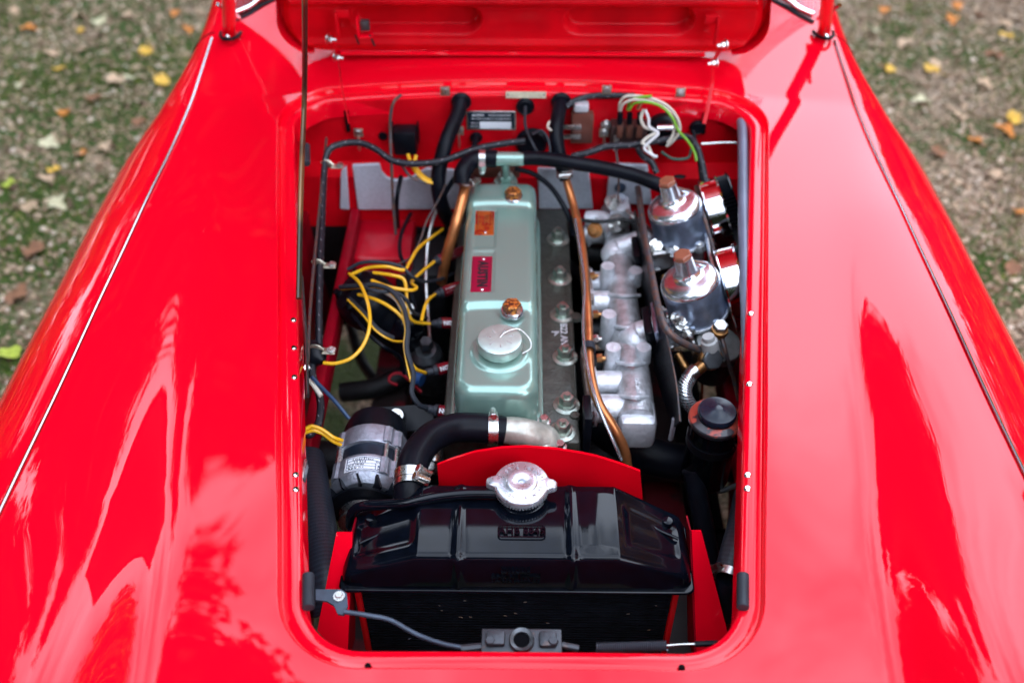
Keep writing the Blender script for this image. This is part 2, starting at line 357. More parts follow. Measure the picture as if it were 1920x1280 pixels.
# under-lip fillers between opening flange and inner wings
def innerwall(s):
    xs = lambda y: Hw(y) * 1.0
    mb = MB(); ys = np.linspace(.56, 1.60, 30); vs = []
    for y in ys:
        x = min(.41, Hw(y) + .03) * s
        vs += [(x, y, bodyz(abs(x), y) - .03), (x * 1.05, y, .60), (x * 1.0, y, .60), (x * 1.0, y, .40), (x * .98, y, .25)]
    mb.add(vs, [(5 * i + k, 5 * i + k + 1, 5 * i + k + 6, 5 * i + k + 5) for i in range(len(ys) - 1) for k in range(4)]); mb.build('inner_wing', REDSHADED, body, auto=30)
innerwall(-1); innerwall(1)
# ledges (chassis legs) each side
MB().box((-.318, 1.20, .585), (.018, .72, .05), bev=.004).build('inner_wing_rail', REDSHADED, body)
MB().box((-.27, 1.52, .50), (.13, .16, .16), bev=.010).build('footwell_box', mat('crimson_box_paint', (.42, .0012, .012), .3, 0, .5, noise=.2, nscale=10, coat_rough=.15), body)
MB().box((.345, 1.15, .52), (.02, .85, .05), bev=.004).build('inner_wing_rail', REDSHADED, body)
MB().box((-.26, 1.0, .26), (.07, 1.1, .07), bev=.006).build('chassis_leg', mat('dirty_shaded_red_black', (.02, .012, .012), .6, 0, nscale=9, col2=(.16, .004, .012), wear=(.52, .6)) if 'dirty_shaded_red_black' not in MATS else MATS['dirty_shaded_red_black'], body)  # dirty red, darkened towards black for the shade low in the bay
MB().box((.26, 1.0, .26), (.07, 1.1, .07), bev=.006).build('chassis_leg', mat('dirty_shaded_red_black', (.02, .012, .012), .6, 0, nscale=9, col2=(.16, .004, .012), wear=(.52, .6)) if 'dirty_shaded_red_black' not in MATS else MATS['dirty_shaded_red_black'], body)
# added black trays and dark gearbox and suspension members, darkening the deep bay
MB().box((.06, 1.38, .16), (.66, .50, .02)).build('shade_tray', VOID, body)
MB().box((.20, .86, .16), (.40, .56, .02)).build('shade_tray', VOID, body)
MB().box((-.145, .86, .16), (.15, .56, .02)).build('shade_tray', VOID, body)
MB().tube([(-.40, 1.16, .34), (.40, 1.16, .34)], .035, 16, sm=False).build('added_crossmember', IRON, body)
MB().lathe((-.02, 1.50, .38), (0, 1, 0), [(.17, 0), (.17, .04), (.13, .10), (0, .1)], 32).build('added_bell_housing', IRON, body)
MB().box((-.19, 1.50, .42), (.10, .14, .26), bev=.02).build('added_starter_cover', IRON, body)
MB().tube([P(640, 735, .30), P(700, 728, .31), P(770, 700, .32)], .020, 14).build('added_steering_rack', IRON, body)  # dark rack, rod and mounting added to tone down the bright gap
MB().tube([P(655, 600, .24), P(680, 680, .22), P(735, 750, .22)], .012, 12).build('added_track_rod', IRON, body)
MB().box(P(745, 665, .26), (.06, .10, .05), bev=.01).build('engine_mounting', IRON, body)
# front valance behind the opening's front lip
MB().box((0, .535, .60), (.56, .012, .24)).build('front_crossmember', REDIN, body)
# radiator side brackets (red tapered plates)
def plate3(name, quad, m, parent, t=.004, bevel=.0008):
    o = sheet(name, quad, m, parent, t); return o
def onplane(pix, A, B_, C_):
    n = (B_ - A).cross(C_ - A); out = []
    for u, v in pix: d = ray(u, v); out.append(CAM + d * (n.dot(A - CAM) / n.dot(d)))
    return out
for pix in (((632, 996), (662, 996), (652, 1240), (596, 1180)), ((1296, 993), (1314, 993), (1368, 1200), (1306, 1240))):
    A, B_, C_ = Y(*pix[0], .76), Y(*pix[1], .76), P(*pix[2], .56); q = onplane(pix, A, B_, C_)
    sheet('radiator_bracket', q, RED, body, .004)
    inn = 1 if pix[0][0] < 985 else 0; a, b = (q[1], q[2]) if inn else (q[0], q[3])
    sheet('bracket_flange', [a, b, b + Vector((0, .05, -.03)), a + Vector((0, .03, -.01))], REDSHADED, body, .002)
# screws and rubber buffers on the flange
scr = None
for (u, v) in ((556, 602), (555, 651), (551, 703), (552, 877), (552, 903), (1411, 592), (1417, 716), (1418, 878), (1417, 902)):
    p = P(u, v, z0(1.0) - .02)
    sx = -1 if u < 985 else 1
    o0 = Vector((sx * (Hw(p.y) - .0215), p.y, bodyz(Hw(p.y), p.y) - .0098))
    MB().lathe(o0, (0, 0, 1), [(.0001, .0022), (.0028, .002), (.0042, .0008), (.0046, -.001)], 14).build('screw', CHROME, body)
for (u, v) in ((690, 1250), (1278, 1253)):
    p = P(u, v, z0(.54) - .012); MB().cyl(p + Vector((0, 0, -.004)), p + Vector((0, 0, .0035)), .0035, seg=12).build('drain_hole', VOID, body)
for (u, v) in ((672, 160), (830, 152), (985, 149), (1147, 152), (1310, 157)):
    p = P(u, v, z0(1.62) - .012); MB().lathe(p, (0, 0, 1), [(0, .0015), (.003, .001), (.004, 0)], 10).build('screw', REDIN, body)
# windscreen: posts, base seal, glass
for s in (-1, 1):
    u0 = 985 + s * (985 - 431) if s < 0 else 1545
    b0 = P(431, 70, .842) if s < 0 else P(1545, 68, .842)
    tip = P(426, -90, 1.04) if s < 0 else P(1560, -90, 1.04)
    post = MB(); d = (tip - b0)
    post.tube([b0 + Vector((0, .02, -.03)), b0 + Vector((0, .008, .01)), b0 + d * .3, tip], .0125, 14, flatx=1.0)
    po = post.build('windscreen_post', RED, body)
    MB().tube([b0 + Vector((math.cos(t) * .019, math.sin(t) * .03 + .012, .004 - .25 * 0)) for t in np.linspace(math.pi * 1.0, math.pi * 2.0, 14)], .0034, 8, sm=False).build('post_gasket', RUBBER, body)
    MB().lathe(b0 + Vector((0, -.014, .008)), (0, -1, .6), [(0, .003), (.003, .002), (.004, 0)], 10).build('post_screw', CHROME, body)
base = [P(443, 40, .845), P(470, 28, .85), P(505, 6, .86), P(620, -30, .87), P(985, -60, .885)]
right = [Vector((-p.x + .006, p.y, p.z)) for p in base[::-1][1:]]
allb = base + right
MB().tube(allb, .0065, 10).build('windscreen_seal', RUBBER, body)
MB().tube([p + Vector((0, .012, .012)) for p in allb], .006, 10).build('windscreen_chrome_frame', CHROME, body)
cb = catmull([p + Vector((0, .012, .014)) for p in allb], 6); vs = []
for p in cb: vs += [p, p + Vector((0, .16, .34))]
gl = MB().add(vs + [Vector(q) + Vector((0, .004, 0)) for q in vs], [(2 * i, 2 * i + 1, 2 * i + 3, 2 * i + 2) for i in range(len(cb) - 1)] + [(len(vs) + 2 * i, len(vs) + 2 * i + 2, len(vs) + 2 * i + 3, len(vs) + 2 * i + 1) for i in range(len(cb) - 1)])
gl.build('windscreen', GLASS, body)
# door shut line ahead of the post
for s in (-1, 1):
    MB().tube([body_pt(s * a, 1.80 + .14 * (.74 - a)) + Vector((0, 0, -.0012)) for a in np.linspace(.60, .95, 20)], .0024, 6, sm=False).build('door_gap', VOID, body)
# door mirror / quarterlight glint
for s in (-1, 1):
    p = P(408, 8, .92) if s < 0 else P(1575, 10, .92)
    MB().tube([p, p + Vector((s * -.02, .05, -.05))], .004, 8).build('quarterlight_frame', CHROME, body)
# ------------------------------------------------------------------ raised bonnet
BA = 78; bo = Vector((0, 1.700, .858)); bx_ = Vector((1, 0, 0)); bs_ = Vector((0, -math.cos(R(BA)), math.sin(R(BA)))); bn_ = bx_.cross(bs_)   # normal away from camera?
if bn_.y > 0: bn_ = -bn_      # towards the camera side
def BP(x, s, h=0.): return bo + bx_ * x + bs_ * s + bn_ * h
bon = thing('bonnet', bo, 'red bonnet standing open at the back of the engine bay, seen from its underside', 'bonnet')
def bhw(s):       # half width
    w = .452 - .17 * s; r = .075
    if s < r: w -= r * .9 * (1 - math.sqrt(max(0, 1 - ((r - s) / r) ** 2)))
    return w
ss = [0, .002, .006, .012, .02, .03, .045, .06, .075] + list(np.linspace(.09, 1.05, 30))
recess = [(-.19, .068), (.19, .068)]
def uh(x, s):     # underside relief: towards camera positive
    h = 0.0
    h += .012 * math.exp(-((s - .112) / .012) ** 2)          # rolled edge above recesses
    for cx, cs in recess:
        dx = max(0, abs(x - cx) - .084) ; dd = math.hypot(dx, (s - cs)) 
        h -= .026 / (1 + math.exp(min(50, (dd - .029) / .0012)))
    h += .006 * math.exp(-((s - .018) / .007) ** 2)
    return h
mb = MB(); NXb = 320; vs = []; slist = [0, .003, .006] + list(np.linspace(.009, .16, 100)) + list(np.linspace(.2, 1.05, 18))
for s in slist:
    w = bhw(s) - .012
    for k in range(NXb + 1):
        x = -w + 2 * w * k / NXb; edge = min(1, (w - abs(x)) / .012); vs.append(BP(x, s + .004, uh(x, s) * min(1, edge) - .010 * (1 - min(1, edge)) + .012 * (1 - (x / .46) ** 2) * 0))
mb.add(vs, [(r * (NXb + 1) + k, r * (NXb + 1) + k + 1, (r + 1) * (NXb + 1) + k + 1, (r + 1) * (NXb + 1) + k) for r in range(len(slist) - 1) for k in range(NXb)])
mb.build('inner_panel', REDIN, bon, auto=70)
mb = MB(); vs = []
for s in slist:
    w = bhw(s)
    for k in range(41):
        x = -w + 2 * w * k / 40; vs.append(BP(x, s - .003, -.034 - .02 * (1 - (x / .46) ** 2)))
    vs += [BP(w, s, .004), BP(-w, s, .004)]
m_ = 43
for r in range(len(slist) - 1):
    for k in range(40): mb.f.append([r * m_ + k, r * m_ + k + 1, (r + 1) * m_ + k + 1, (r + 1) * m_ + k])
    mb.f.append([r * m_ + 40, r * m_ + 41, (r + 1) * m_ + 41, (r + 1) * m_ + 40]); mb.f.append([r * m_ + 0, r * m_ + 42, (r + 1) * m_ + 42, (r + 1) * m_ + 0])
mb.v = [tuple(v) for v in vs]; mb.uv = [[(0, 0)] * 4 for _ in mb.f]; mb.flat = [False] * len(mb.f)
mb.build('outer_skin', RED, bon, auto=50)
MB().tube([BP(x, .001 - .0 + .02 * 0, .003) for x in np.linspace(-.335, .335, 20)], .004, 8, sm=False).build('rolled_edge', RED, bon)
# stiffener seam line
MB().tube([BP(x, .128 + .010 * (1 - (x / .42) ** 2), .0085) for x in np.linspace(-.415, .415, 40)], .003, 6, sm=False).build('seam', VOID, bon)
sheet('brace_panel', [BP(x, s, .0115) for x, s in ((-.40, .134), (.40, .134), (.38, .34), (-.38, .34))], REDIN, bon, -.003)
# hinges
def hinge(sx):
    lab = 'red bonnet hinge arm on the left running down through the slot in the bulkhead' if sx < 0 else 'red bonnet hinge arm on the right running down through the slot in the bulkhead'
    hz = link(bpy.data.objects.new('hinge', None)); hz.parent = bon; hz.location = Y(622 if sx < 0 else 1352, 75, 1.66) - bon.location; hz['label'] = lab
    if sx < 0: a, b, c, d = Y(620, 74, 1.655), Y(633, 108, 1.655), Y(640, 160, 1.60), Y(655, 232, 1.56)
    else: a, b, c, d = Y(1356, 84, 1.655), Y(1338, 118, 1.655), Y(1334, 165, 1.60), Y(1320, 232, 1.56)
    arm = [a, b, c, d]
    mb = MB(); cc = catmull(arm, 8)
    mb.tube(cc, .0040, 6, sm=False, flatx=.4); mb.build('arm', REDIN, hz)
    br = a + Vector((-sx * .014, .008, .022)); MB().box(br, (.004, .012, .05), bev=.001).box(br + Vector((-sx * .011, .004, .02)), (.022, .004, .016), bev=.001).build('bracket', REDIN, hz)
    for q, r_ in ((a, .0065), (b, .006)):
        ax = Vector((-sx, -.25, -.1)).normalized()
        h_ = MB(); h_.lathe(q - ax * .006, ax, [(0, 0), (r_ * 1.5, 0), (r_ * 1.5, .002), (0, .002)], 18); h_.hexn(q - ax * .002, ax, r_, .006); h_.cyl(q, q + ax * .011, r_ * .5, seg=10)
        h_.build('bolt', STEEL, hz)
    sl = MB(); 
    p0, p1 = (Y(649, 208, 1.601), Y(653, 246, 1.601)) if sx < 0 else (Y(1322, 212, 1.601), Y(1318, 250, 1.601))
    sl.tube([p0, p1], .0042, 8, sm=False); sl.build('hinge_slot', VOID, body)
hinge(-1); hinge(1)
lt = thing('bonnet_latch', BP(-.345, .08, .01), 'small red and dark steel latch bracket on the underside of the bonnet at left', 'latch')
c0 = Y(672, 50, 1.655)
MB().box(c0, (.004, .02, .035), bev=.001).box(c0 + Vector((.012, 0, -.016)), (.024, .02, .003), bev=.001).build('bracket', RED, lt)
MB().box(c0 + Vector((.012, 0, .003)), (.016, .012, .018), bev=.002).build('catch', DARKSTEEL, lt)
MB().tube([c0 + Vector((-.006, -.008, -.012)), c0 + Vector((-.002, -.006, -.03))], .0018, 6).tube([c0 + Vector((.02, -.008, -.012)), c0 + Vector((.026, -.006, -.034))], .002, 6).build('prong', IRON, lt)
# bonnet stay (folding)
st = thing('bonnet_stay', Y(563, 560, 1.10), 'long brown and black bonnet stay rising from the left edge of the opening', 'bonnet stay')
pA = P(571, -140, 1.30); pB = P(571, 160, .97); pC = P(560, 560, .80)
MB().tube([pC, P(564, 360, .88), pB, pA], .0052, 10, flatx=.8).build('rod', WOODROD, st)
MB().tube([P(566, 520, .792), P(574, 640, .775), P(577, 742, .755)], .0062, 8, flatx=.35).build('lower_link', DARKSTEEL, st)
MB().tube([P(612, 260, .76), P(598, 400, .73), P(583, 560, .75), P(577, 680, .755)], .0042, 8, flatx=.6).build('upper_link', RUSTPIPE, st)
MB().hexn(P(576, 690, .762), (0, -.5, 1), .005, .004).build('pivot_bolt', STEEL, st)
# ------------------------------------------------------------------ engine
def X(u, v, z): return P(u, v, z)
def clampring(c, d, r, parent=None, label=None, name='hose_clamp', wdt=.011, side=None, group='hose clamps'):
    c = Vector(c); d = Vector(d).normalized(); mb = MB()
    mb.lathe(c - d * wdt / 2, d, [(r, 0), (r + .0012, 0), (r + .0012, wdt), (r, wdt)], 28)
    up = Vector(side) if side is not None else Vector((0, -.5, 1)); up = (up - d * up.dot(d)).normalized(); t = d.cross(up)
    sc_ = MB(); sc_.cyl(c + up * (r + .0045) - t * .010, c + up * (r + .0045) + t * .008, .0048, seg=12); sc_.hexn(c + up * (r + .0045) + t * .008, t, .0058, .005)
    sc_.box(c + up * (r + .002), (.012, .012, .004), basis(d, t))
    if parent is None:
        e = thing(name, c, label, 'hose clamp', group); mb.build('band', STEEL, e); sc_.build('screw_housing', STEEL, e); return e
    mb.build('band', STEEL, parent); sc_.build('screw_housing', STEEL, parent)
def dense_rrect(w, l, rc, nc=6, nw=10, nl=60):
    rc = max(rc, 1e-4); pts = []
    cs = [(w / 2 - rc, l / 2 - rc, 0, nw), (-w / 2 + rc, l / 2 - rc, 90, nl), (-w / 2 + rc, -l / 2 + rc, 180, nw), (w / 2 - rc, -l / 2 + rc, 270, nl)]
    arcs = [[(cx + rc * math.cos(R(a0 + 90 * i / nc)), cy + rc * math.sin(R(a0 + 90 * i / nc))) for i in range(nc + 1)] for cx, cy, a0, _ in cs]
    for k in range(4):
        pts += arcs[k]; a = arcs[k][-1]; b = arcs[(k + 1) % 4][0]; m = cs[k][3]
        pts += [(a[0] + (b[0] - a[0]) * i / m, a[1] + (b[1] - a[1]) * i / m) for i in range(1, m)]
    return pts
def pillow(mb, c, w, l, rc, r, h, top, draft=.003, nin=12, **k):
    """rounded box: base at c (centre), wall height h-r, edge radius r; top(x, y) extra height"""
    rings = [(-draft, 0)] + [(-draft * .2, h - r)] + [(r * (1 - math.cos(R(a))), h - r + r * math.sin(R(a))) for a in range(10, 91, 10)]
    last = rings[-1][0]; rings += [(last + (w / 2 - last) * i / nin, h) for i in range(1, nin + 1)]
    vs = []; n = 0
    for d, z in rings:
        p = dense_rrect(w - 2 * d, l - 2 * d, rc - d, **k); n = len(p)
        vs += [(c[0] + x, c[1] + y, c[2] + z + top(x, y) * min(1, max(0, z / h) ** 2)) for x, y in p]
    fs = [(j * n + i, j * n + (i + 1) % n, (j + 1) * n + (i + 1) % n, (j + 1) * n + i) for j in range(len(rings) - 1) for i in range(n)]
    fs.append(tuple(range(n))[::-1]); mb.add(vs, fs); return mb
def sig(t): return 1 / (1 + math.exp(-max(-40, min(40, t))))
EX = -.0365
eng = thing('engine', (EX, 1.26, .3), 'dark olive cast iron engine block and cylinder head under the green rocker cover', 'engine')
MB().box((-.015, 1.26, .572), (.205, .588, .086), bev=.006).build('cylinder_head', GREENBLK, eng)
MB().box((-.02, 1.27, .40), (.21, .56, .256), bev=.008).build('block', IRON, eng)
MB().box((-.02, .985, .46), (.17, .03, .16), bev=.006).build('timing_cover', GREENBLK, eng)
for i, (u, v) in enumerate(((1043, 352), (1047, 432), (1050, 505), (1055, 573), (1060, 652), (1063, 742), (1055, 792))):
    b = X(u, v, .636); b.z = .615
    mb = MB(); mb.lathe(b, (0, 0, 1), [(.021, -.001), (.0205, .0015), (.015, .003), (.0135, .0048), (.0135, .006), (0, .006)], 22); mb.hexn(b + Vector((0, 0, .006)), (0, 0, 1), .0118, .014); mb.cyl(b + Vector((0, 0, .02)), b + Vector((0, 0, .0265)), .0058, .0046, 12)
    mb.build('head_nut', mat('head_nut_steel', (.36, .40, .35), .3, .9, noise=.25, nscale=90) if i == 0 else MATS['head_nut_steel'], eng)
for (u, v, r_) in ((1080, 590, .011), (1072, 415, .009), (1078, 775, .009), (1085, 440, .008)):
    b = X(u, v, .62); b.z = .612; MB().lathe(b, (0, 0, 1), [(r_, 0), (r_ * .8, .006), (0, .007)], 14).build('casting_boss', GREENBLK, eng)
text('B22 AN', .016, X(1057, 627, .6155), (0, -1, 0), (1, 0, 0), 'cast_number', ALU, eng, depth=.002, bold=.0003)
text('A', .016, X(1042, 624, .6155), (.5, -1, 0), (1, .5, 0), 'cast_number', ALU, eng, depth=.002, bold=.0003)
# thermostat housing
mb = MB(); a, b_ = X(1012, 818, .63), X(945, 806, .65)
mb.lathe(a + Vector((0, 0, -.03)), (0, 0, 1), [(.036, 0), (.036, .012), (.032, .016), (.029, .028), (.022, .036), (.010, .041), (0, .042)], 28)
mb.tube([a + Vector((.004, 0, -.006)), (a + b_) / 2 + Vector((0, -.002, .004)), b_], lambda t: .024 - .004 * t, 18)
CASTPALE = mat('pale_cast_alloy', (.46, .46, .40), .38, .45, .2, noise=.25, nscale=50, bump=.7, bscale=70)
mb.build('thermostat_housing', CASTPALE, eng)
for (u, v) in ((1020, 790), (1050, 838)):
    b = X(u, v, .62); mb = MB(); mb.lathe(b, (0, 0, 1), [(.010, 0), (.010, .0015), (0, .0015)], 16); mb.hexn(b, (0, 0, 1), .0075, .010); mb.build('housing_bolt', STEEL, eng)
MB().box(X(1099, 800, .60), (.012, .05, .09), bev=.002).build('engine_plate', BLACKPL, eng)
# spark plugs + caps
cov = thing('rocker_cover', (EX, 1.262, .615), 'pale metallic green rocker cover with crimson and orange plates on its top', 'engine cover')
YR, YFc = 1.525, .992; LC = YR - YFc; yc = (YR + YFc) / 2
def ctop(x, y):
    yy = yc + y; bow = .012 * (1 if x == 0 else 1) 
    curve = .010 * math.sqrt(max(0, 1 - (x / .075) ** 2))
    s1 = .0075 * sig((yy - (1.428 + curve * 1.3)) / .0030); s2 = .0085 * sig((yy - (1.166 + curve * 1.3)) / .0030)
    rear = -.016 * sig((yy - 1.508) / .006)
    rec = 0
    for (cx, cy, hw, hl) in ((-.0265, 1.372, .0185, .052), (-.0270, 1.258, .0185, .052)):
        dx = abs(x - cx) - hw; dy = abs(yy - cy) - hl; rec -= .0022 * sig(-dx / .0008) * sig(-dy / .0010)
    well = 0
    d = math.hypot(x - (EXC[0]), yy - EXC[1]); well = .0035 * sig(-(d - .043) / .0016)
    return s1 + s2 + rear + rec + well - .001 * (x / .06) ** 2
fc = X(937, 634, .722); EXC = (fc.x - EX, fc.y)
mb = MB(); pillow(mb, (EX, yc, .618), .124, LC, .030, .017, .076, ctop, nin=30, nl=210, nw=30, nc=8)
mb.build('cover_shell', GREEN, cov, auto=80)
mb = MB(); mb.prism(dense_rrect(.140, LC + .014, .034, nl=2, nw=2), .005, off=(EX, yc, .6145)); mb.build('cover_flange', GREEN, cov, bevel=.0015)
# gasket
MB().prism(dense_rrect(.136, LC + .010, .034, nl=2, nw=2), .003, off=(EX, yc, .6118)).build('gasket', BROWNPL, cov)
for (u, v) in ((962, 371), (960, 583)):
    b = X(u, v, .705 if v < 400 else .701); b.z = .7065 if v < 400 else .7025
    MB().lathe(b, (0, 0, 1), [(.019, -.004), (.0178, .002), (.0165, .0034), (0, .0034)], 26).build('cup_washer', ALUPOL, cov)
    MB().hexn(b + Vector((0, 0, .0034)), (0, .02, 1), .0145, .012).build('cap_nut', RUST, cov)
cz = .6965
c0 = Vector((fc.x, fc.y, cz))
MB().lathe(c0, (0, 0, 1), [(.027, 0), (.027, .004), (.0325, .007), (.0335, .010), (.0335, .021), (.0325, .024), (.030, .0252), (0, .0262)], 48).build('oil_filler_cap', mat('satin_green_cap', (.56, .70, .64), .34, .6, .3, noise=.08, nscale=90), cov)
for k in range(7):
    a = k * .9 + .3; d = Vector((math.cos(a), math.sin(a), 0)); text('OPEN' if k % 2 else 'CLOSE', .0030, c0 + d * .0165 + Vector((0, 0, .0258)), d, d.cross(Vector((0, 0, -1))), 'cap_lettering', ALUPOL, cov, depth=.0006)
MB().tube([c0 + Vector((0, .002, .026)), c0 + Vector((.010, .010, .030)), c0 + Vector((.028, .018, .028)), c0 + Vector((.044, .012, .014)), c0 + Vector((.046, 0, .006)), c0 + Vector((.034, -.010, .004))], .0009, 6).build('retaining_wire', STEEL, cov)
def plate(cx, cy, w, l, m, name, z):
    o = MB().prism(rrect(w, l, .001, 2), .0012, off=(cx, cy, z)).build(name, m, cov, bevel=.0003)
    for s in (-1, 1): 
        r_ = MB().lathe((cx + .002, cy + s * (l / 2 - .007), z + .0012), (0, 0, 1), [(.0030, 0), (.0026, .0012), (.0012, .0020), (0, .0021)], 12).build('rivet', CHROME, None); r_.parent = o; r_.location = r_.location - o.location - cov.location
    return o
def sub(o, par, th): o.parent = par; o.location = o.location - par.location - (th.location if th else Vector()); return o
zp = .6985
pc = X(909, 413, zp); pa = X(903, 516, zp)
p1 = plate(pc.x, pc.y, .033, .090, COPPLATE, 'engine_number_plate', .7000)
sub(text('012C', .012, (pc.x + .003, pc.y - .002, .7015), (0, -1, 0), (1, 0, 0), 'lettering', BRASS, None, depth=.0006, bold=.0002), p1, cov)
for dx, w_ in ((-.011, .06), (.0125, .04)):
    sub(MB().box((pc.x + dx, pc.y, .7013), (.0016, w_, .0004)).build('raised_line', BRASS, None), p1, cov)
p2 = plate(pa.x, pa.y, .033, .092, DREDPLATE, 'name_plate', .7000)
t = text('AUSTIN', .0225, (pa.x + .001, pa.y, .7015), (0, -1, 0), (1, 0, 0), 'lettering', INK, None, depth=.001, bold=.0010, sx=.74, space=1.16); sub(t, p2, cov)
for dx in (-.0145, .0145): sub(MB().box((pa.x + dx, pa.y, .7013), (.0006, .084, .0004)).build('border_line', mat('dark_crimson', (.12, .004, .015), .4) if dx < 0 else MATS['dark_crimson'], None), p2, cov)
# breather T-piece on the cover
tp = thing('breather_tee', X(947, 300, .75), 'pale green breather tee pipe standing on the rear end of the rocker cover', 'pipe fitting')
a = X(947, 298, .762); bt = X(948, 338, .700)
MB().tube([a + Vector((-.032, 0, 0)), a + Vector((.032, 0, .0)),], .0125, 18, sm=False).build('cross_tube', GREEN, tp)
mb = MB(); mb.tube([bt, a], .0085, 16, sm=False); mb.lathe(bt + Vector((0, 0, -.004)), (0, 0, 1), [(.022, 0), (.021, .003), (.013, .005)], 20); mb.hexn(bt + Vector((0, 0, .002)), (0, 0, 1), .015, .012); mb.build('stem', GREEN, tp)
clampring(a + Vector((-.040, 0, 0)), (1, 0, 0), .0150, label='bright hose clamp on the black elbow beside the green breather tee', side=(0, -1, -.4))
mhose('breather_elbow_hose', [(866, 345, .735), (868, 322, .752), (884, 302, .760), (905, 297, .762), (932, 298, .762)], .0155, RUBBER, 'short black rubber elbow between the green tee and the copper pipe', 'hose')
clampring(X(874, 338, .735), (.05, -.3, -1), .0155, label='bright hose clamp at the lower end of the black elbow', side=(1, -.6, .2))
mhose('breather_hose', [(962, 298, .762), (1010, 297, .762), (1070, 305, .758), (1130, 315, .750), (1190, 329, .742), (1232, 345, .735), (1252, 356, .715)], .0125, RUBBER, 'long black rubber hose running from the green tee to the rear carburettor', 'hose')
mhose('water_pipe', [(873, 348, .72), (866, 378, .705), (853, 425, .675), (838, 478, .63), (828, 530, .57)], .0095, COPPER, 'copper pipe going down beside the left of the rocker cover', 'pipe')
mhose('heater_hose', [(865, 188, .815), (858, 215, .800), (838, 262, .775), (824, 315, .735), (822, 355, .70), (832, 395, .65), (850, 425, .58), (858, 450, .50)], .0135, RUBBER, 'thick black heater hose from the left bulkhead grommet down behind the engine', 'hose', 'heater hoses')
mhose('heater_hose', [(1052, 188, .815), (1047, 215, .805), (1043, 245, .79), (1046, 280, .765), (1056, 318, .73), (1062, 335, .715)], .0130, RUBBER, 'thick black heater hose from the right bulkhead grommet to the copper pipe', 'hose', 'heater hoses')
clampring(X(1058, 326, .722), (.1, -.5, -1), .0135, label='bright hose clamp where the right heater hose meets the copper pipe')
cp = mhose('heater_pipe', [(1061, 335, .715), (1075, 385, .690), (1088, 440, .675), (1095, 500, .665), (1100, 560, .66), (1103, 620, .655), (1106, 690, .65), (1120, 750, .645), (1150, 800, .62), (1170, 840, .59), (1177, 880, .55)], .0075, COPPER, 'long copper pipe running the length of the engine along the manifolds', 'pipe')
cb_ = mhose('braided_cable', [(1078, 410, .69), (1088, 470, .675), (1096, 530, .668), (1094, 590, .664), (1095, 640, .662), (1104, 700, .658), (1120, 755, .655), (1143, 810, .63), (1165, 862, .59)], .0026, BRAID, 'thin braided steel cable tied along the long copper pipe', 'cable')
d_ = (X(1106, 660, .655) - X(1105, 640, .655)).normalized(); MB().lathe(X(1104, 648, .655), d_, [(.009, 0), (.0105, 0), (.0105, .014), (.009, .014)], 18).build('cable_tie', RUBBERG, cp).parent = None
bpy.data.objects[-1] if False else None
for o in list(bpy.data.objects):
    if o.name == 'cable_tie': o.location = X(1104, 652, .655); tag(o, 'black rubber sleeve holding the braided cable to the copper pipe', 'cable tie')
mhose('thin_vacuum_hose', [(965, 316, .73), (1000, 326, .72), (1030, 348, .705), (1052, 378, .69), (1068, 410, .67), (1074, 440, .64)], .0048, RUBBER, 'thin black hose curving over the rear of the cylinder head', 'hose')
# top water hose and clamps
mhose('top_water_hose', [(945, 808, .657), (900, 802, .664), (850, 803, .672), (806, 822, .682), (778, 860, .688), (769, 905, .686), (768, 935, .675)], .0215, RUBBER, 'fat black water hose bending from the thermostat housing down to the radiator', 'hose', seg=24)
clampring(X(924, 806, .660), (1, .05, -.05), .0222, label='bright hose clamp at the thermostat end of the fat black water hose', side=(.1, .4, 1), wdt=.014)
clampring(X(770, 896, .687), (0, -1, -.15), .0222, label='bright hose clamp at the radiator end of the fat black water hose', side=(1, 0, .9), wdt=.014)
clampring(X(770, 911, .686), (0, -1, -.15), .0222, label='second bright hose clamp just in front of the one at the radiator end', side=(.8, 0, 1), wdt=.009)
mhose('lower_water_hose', [(1105, 780, .50), (1150, 815, .49), (1215, 852, .48), (1280, 868, .47), (1330, 868, .45)], .031, RUBBER, 'fat dark rubber hose low down behind the radiator on the right', 'hose', seg=24)
# ------------------------------------------------------------------ spark plug caps and leads
caps = [((868, 470), (822, 488), (812, 492), 'rear-most dark plug cap, half under the rocker cover edge', .615), ((866, 534), (830, 548), (814, 553), 'dark red plug cap beside the word AUSTIN', .605),
        ((862, 606), (828, 606), (808, 607), 'dark red plug cap level with the front rocker nut', .60), ((856, 684), (820, 694), (796, 699), 'dark red plug cap level with the oil filler cap', .60),
        ((852, 774), (822, 770), (798, 765), 'dark red plug cap nearest the front of the engine', .60)]
for i, (a, b, c, lab, z) in enumerate(caps):
    A, B, C = X(*a, z), X(*b, z + .004), X(*c, z + .004); th = thing('spark_plug_cap', B, lab, 'plug cap', 'spark plug caps on the left of the engine'); d = (B - A)
    MB().tube([A, A + d * .3, A + d * .85, B], .0098, 14, sm=False).build('cap', DREDCAP, th)
    MB().lathe(B, C - B, [(.0098, 0), (.0095, .3), (.0068, .36), (.0065, .8), (.005, .84), (.0045, 1.0), (0, 1)], 14, rel=True).build('boot', RUBBERG, th)
    m = A + d * .55; up = (CAM - m).normalized(); xd = -d.normalized()
    text('NGK', .0095, m + up * .0102, xd, up.cross(xd), 'lettering', PLATE, th, depth=.0008, bold=.0003)
def lead(pts, lab, r=.0029, m=None): return mhose('ignition_lead', pts, r, m or YEL, lab, 'ignition lead', 'ignition leads', seg=8)
lead([(660, 514, .672), (690, 502, .682), (725, 500, .69), (757, 506, .685), (768, 492, .675), (782, 468, .66), (800, 452, .645), (830, 430, .62)], 'yellow lead arching over the distributor and up towards the rear of the block')
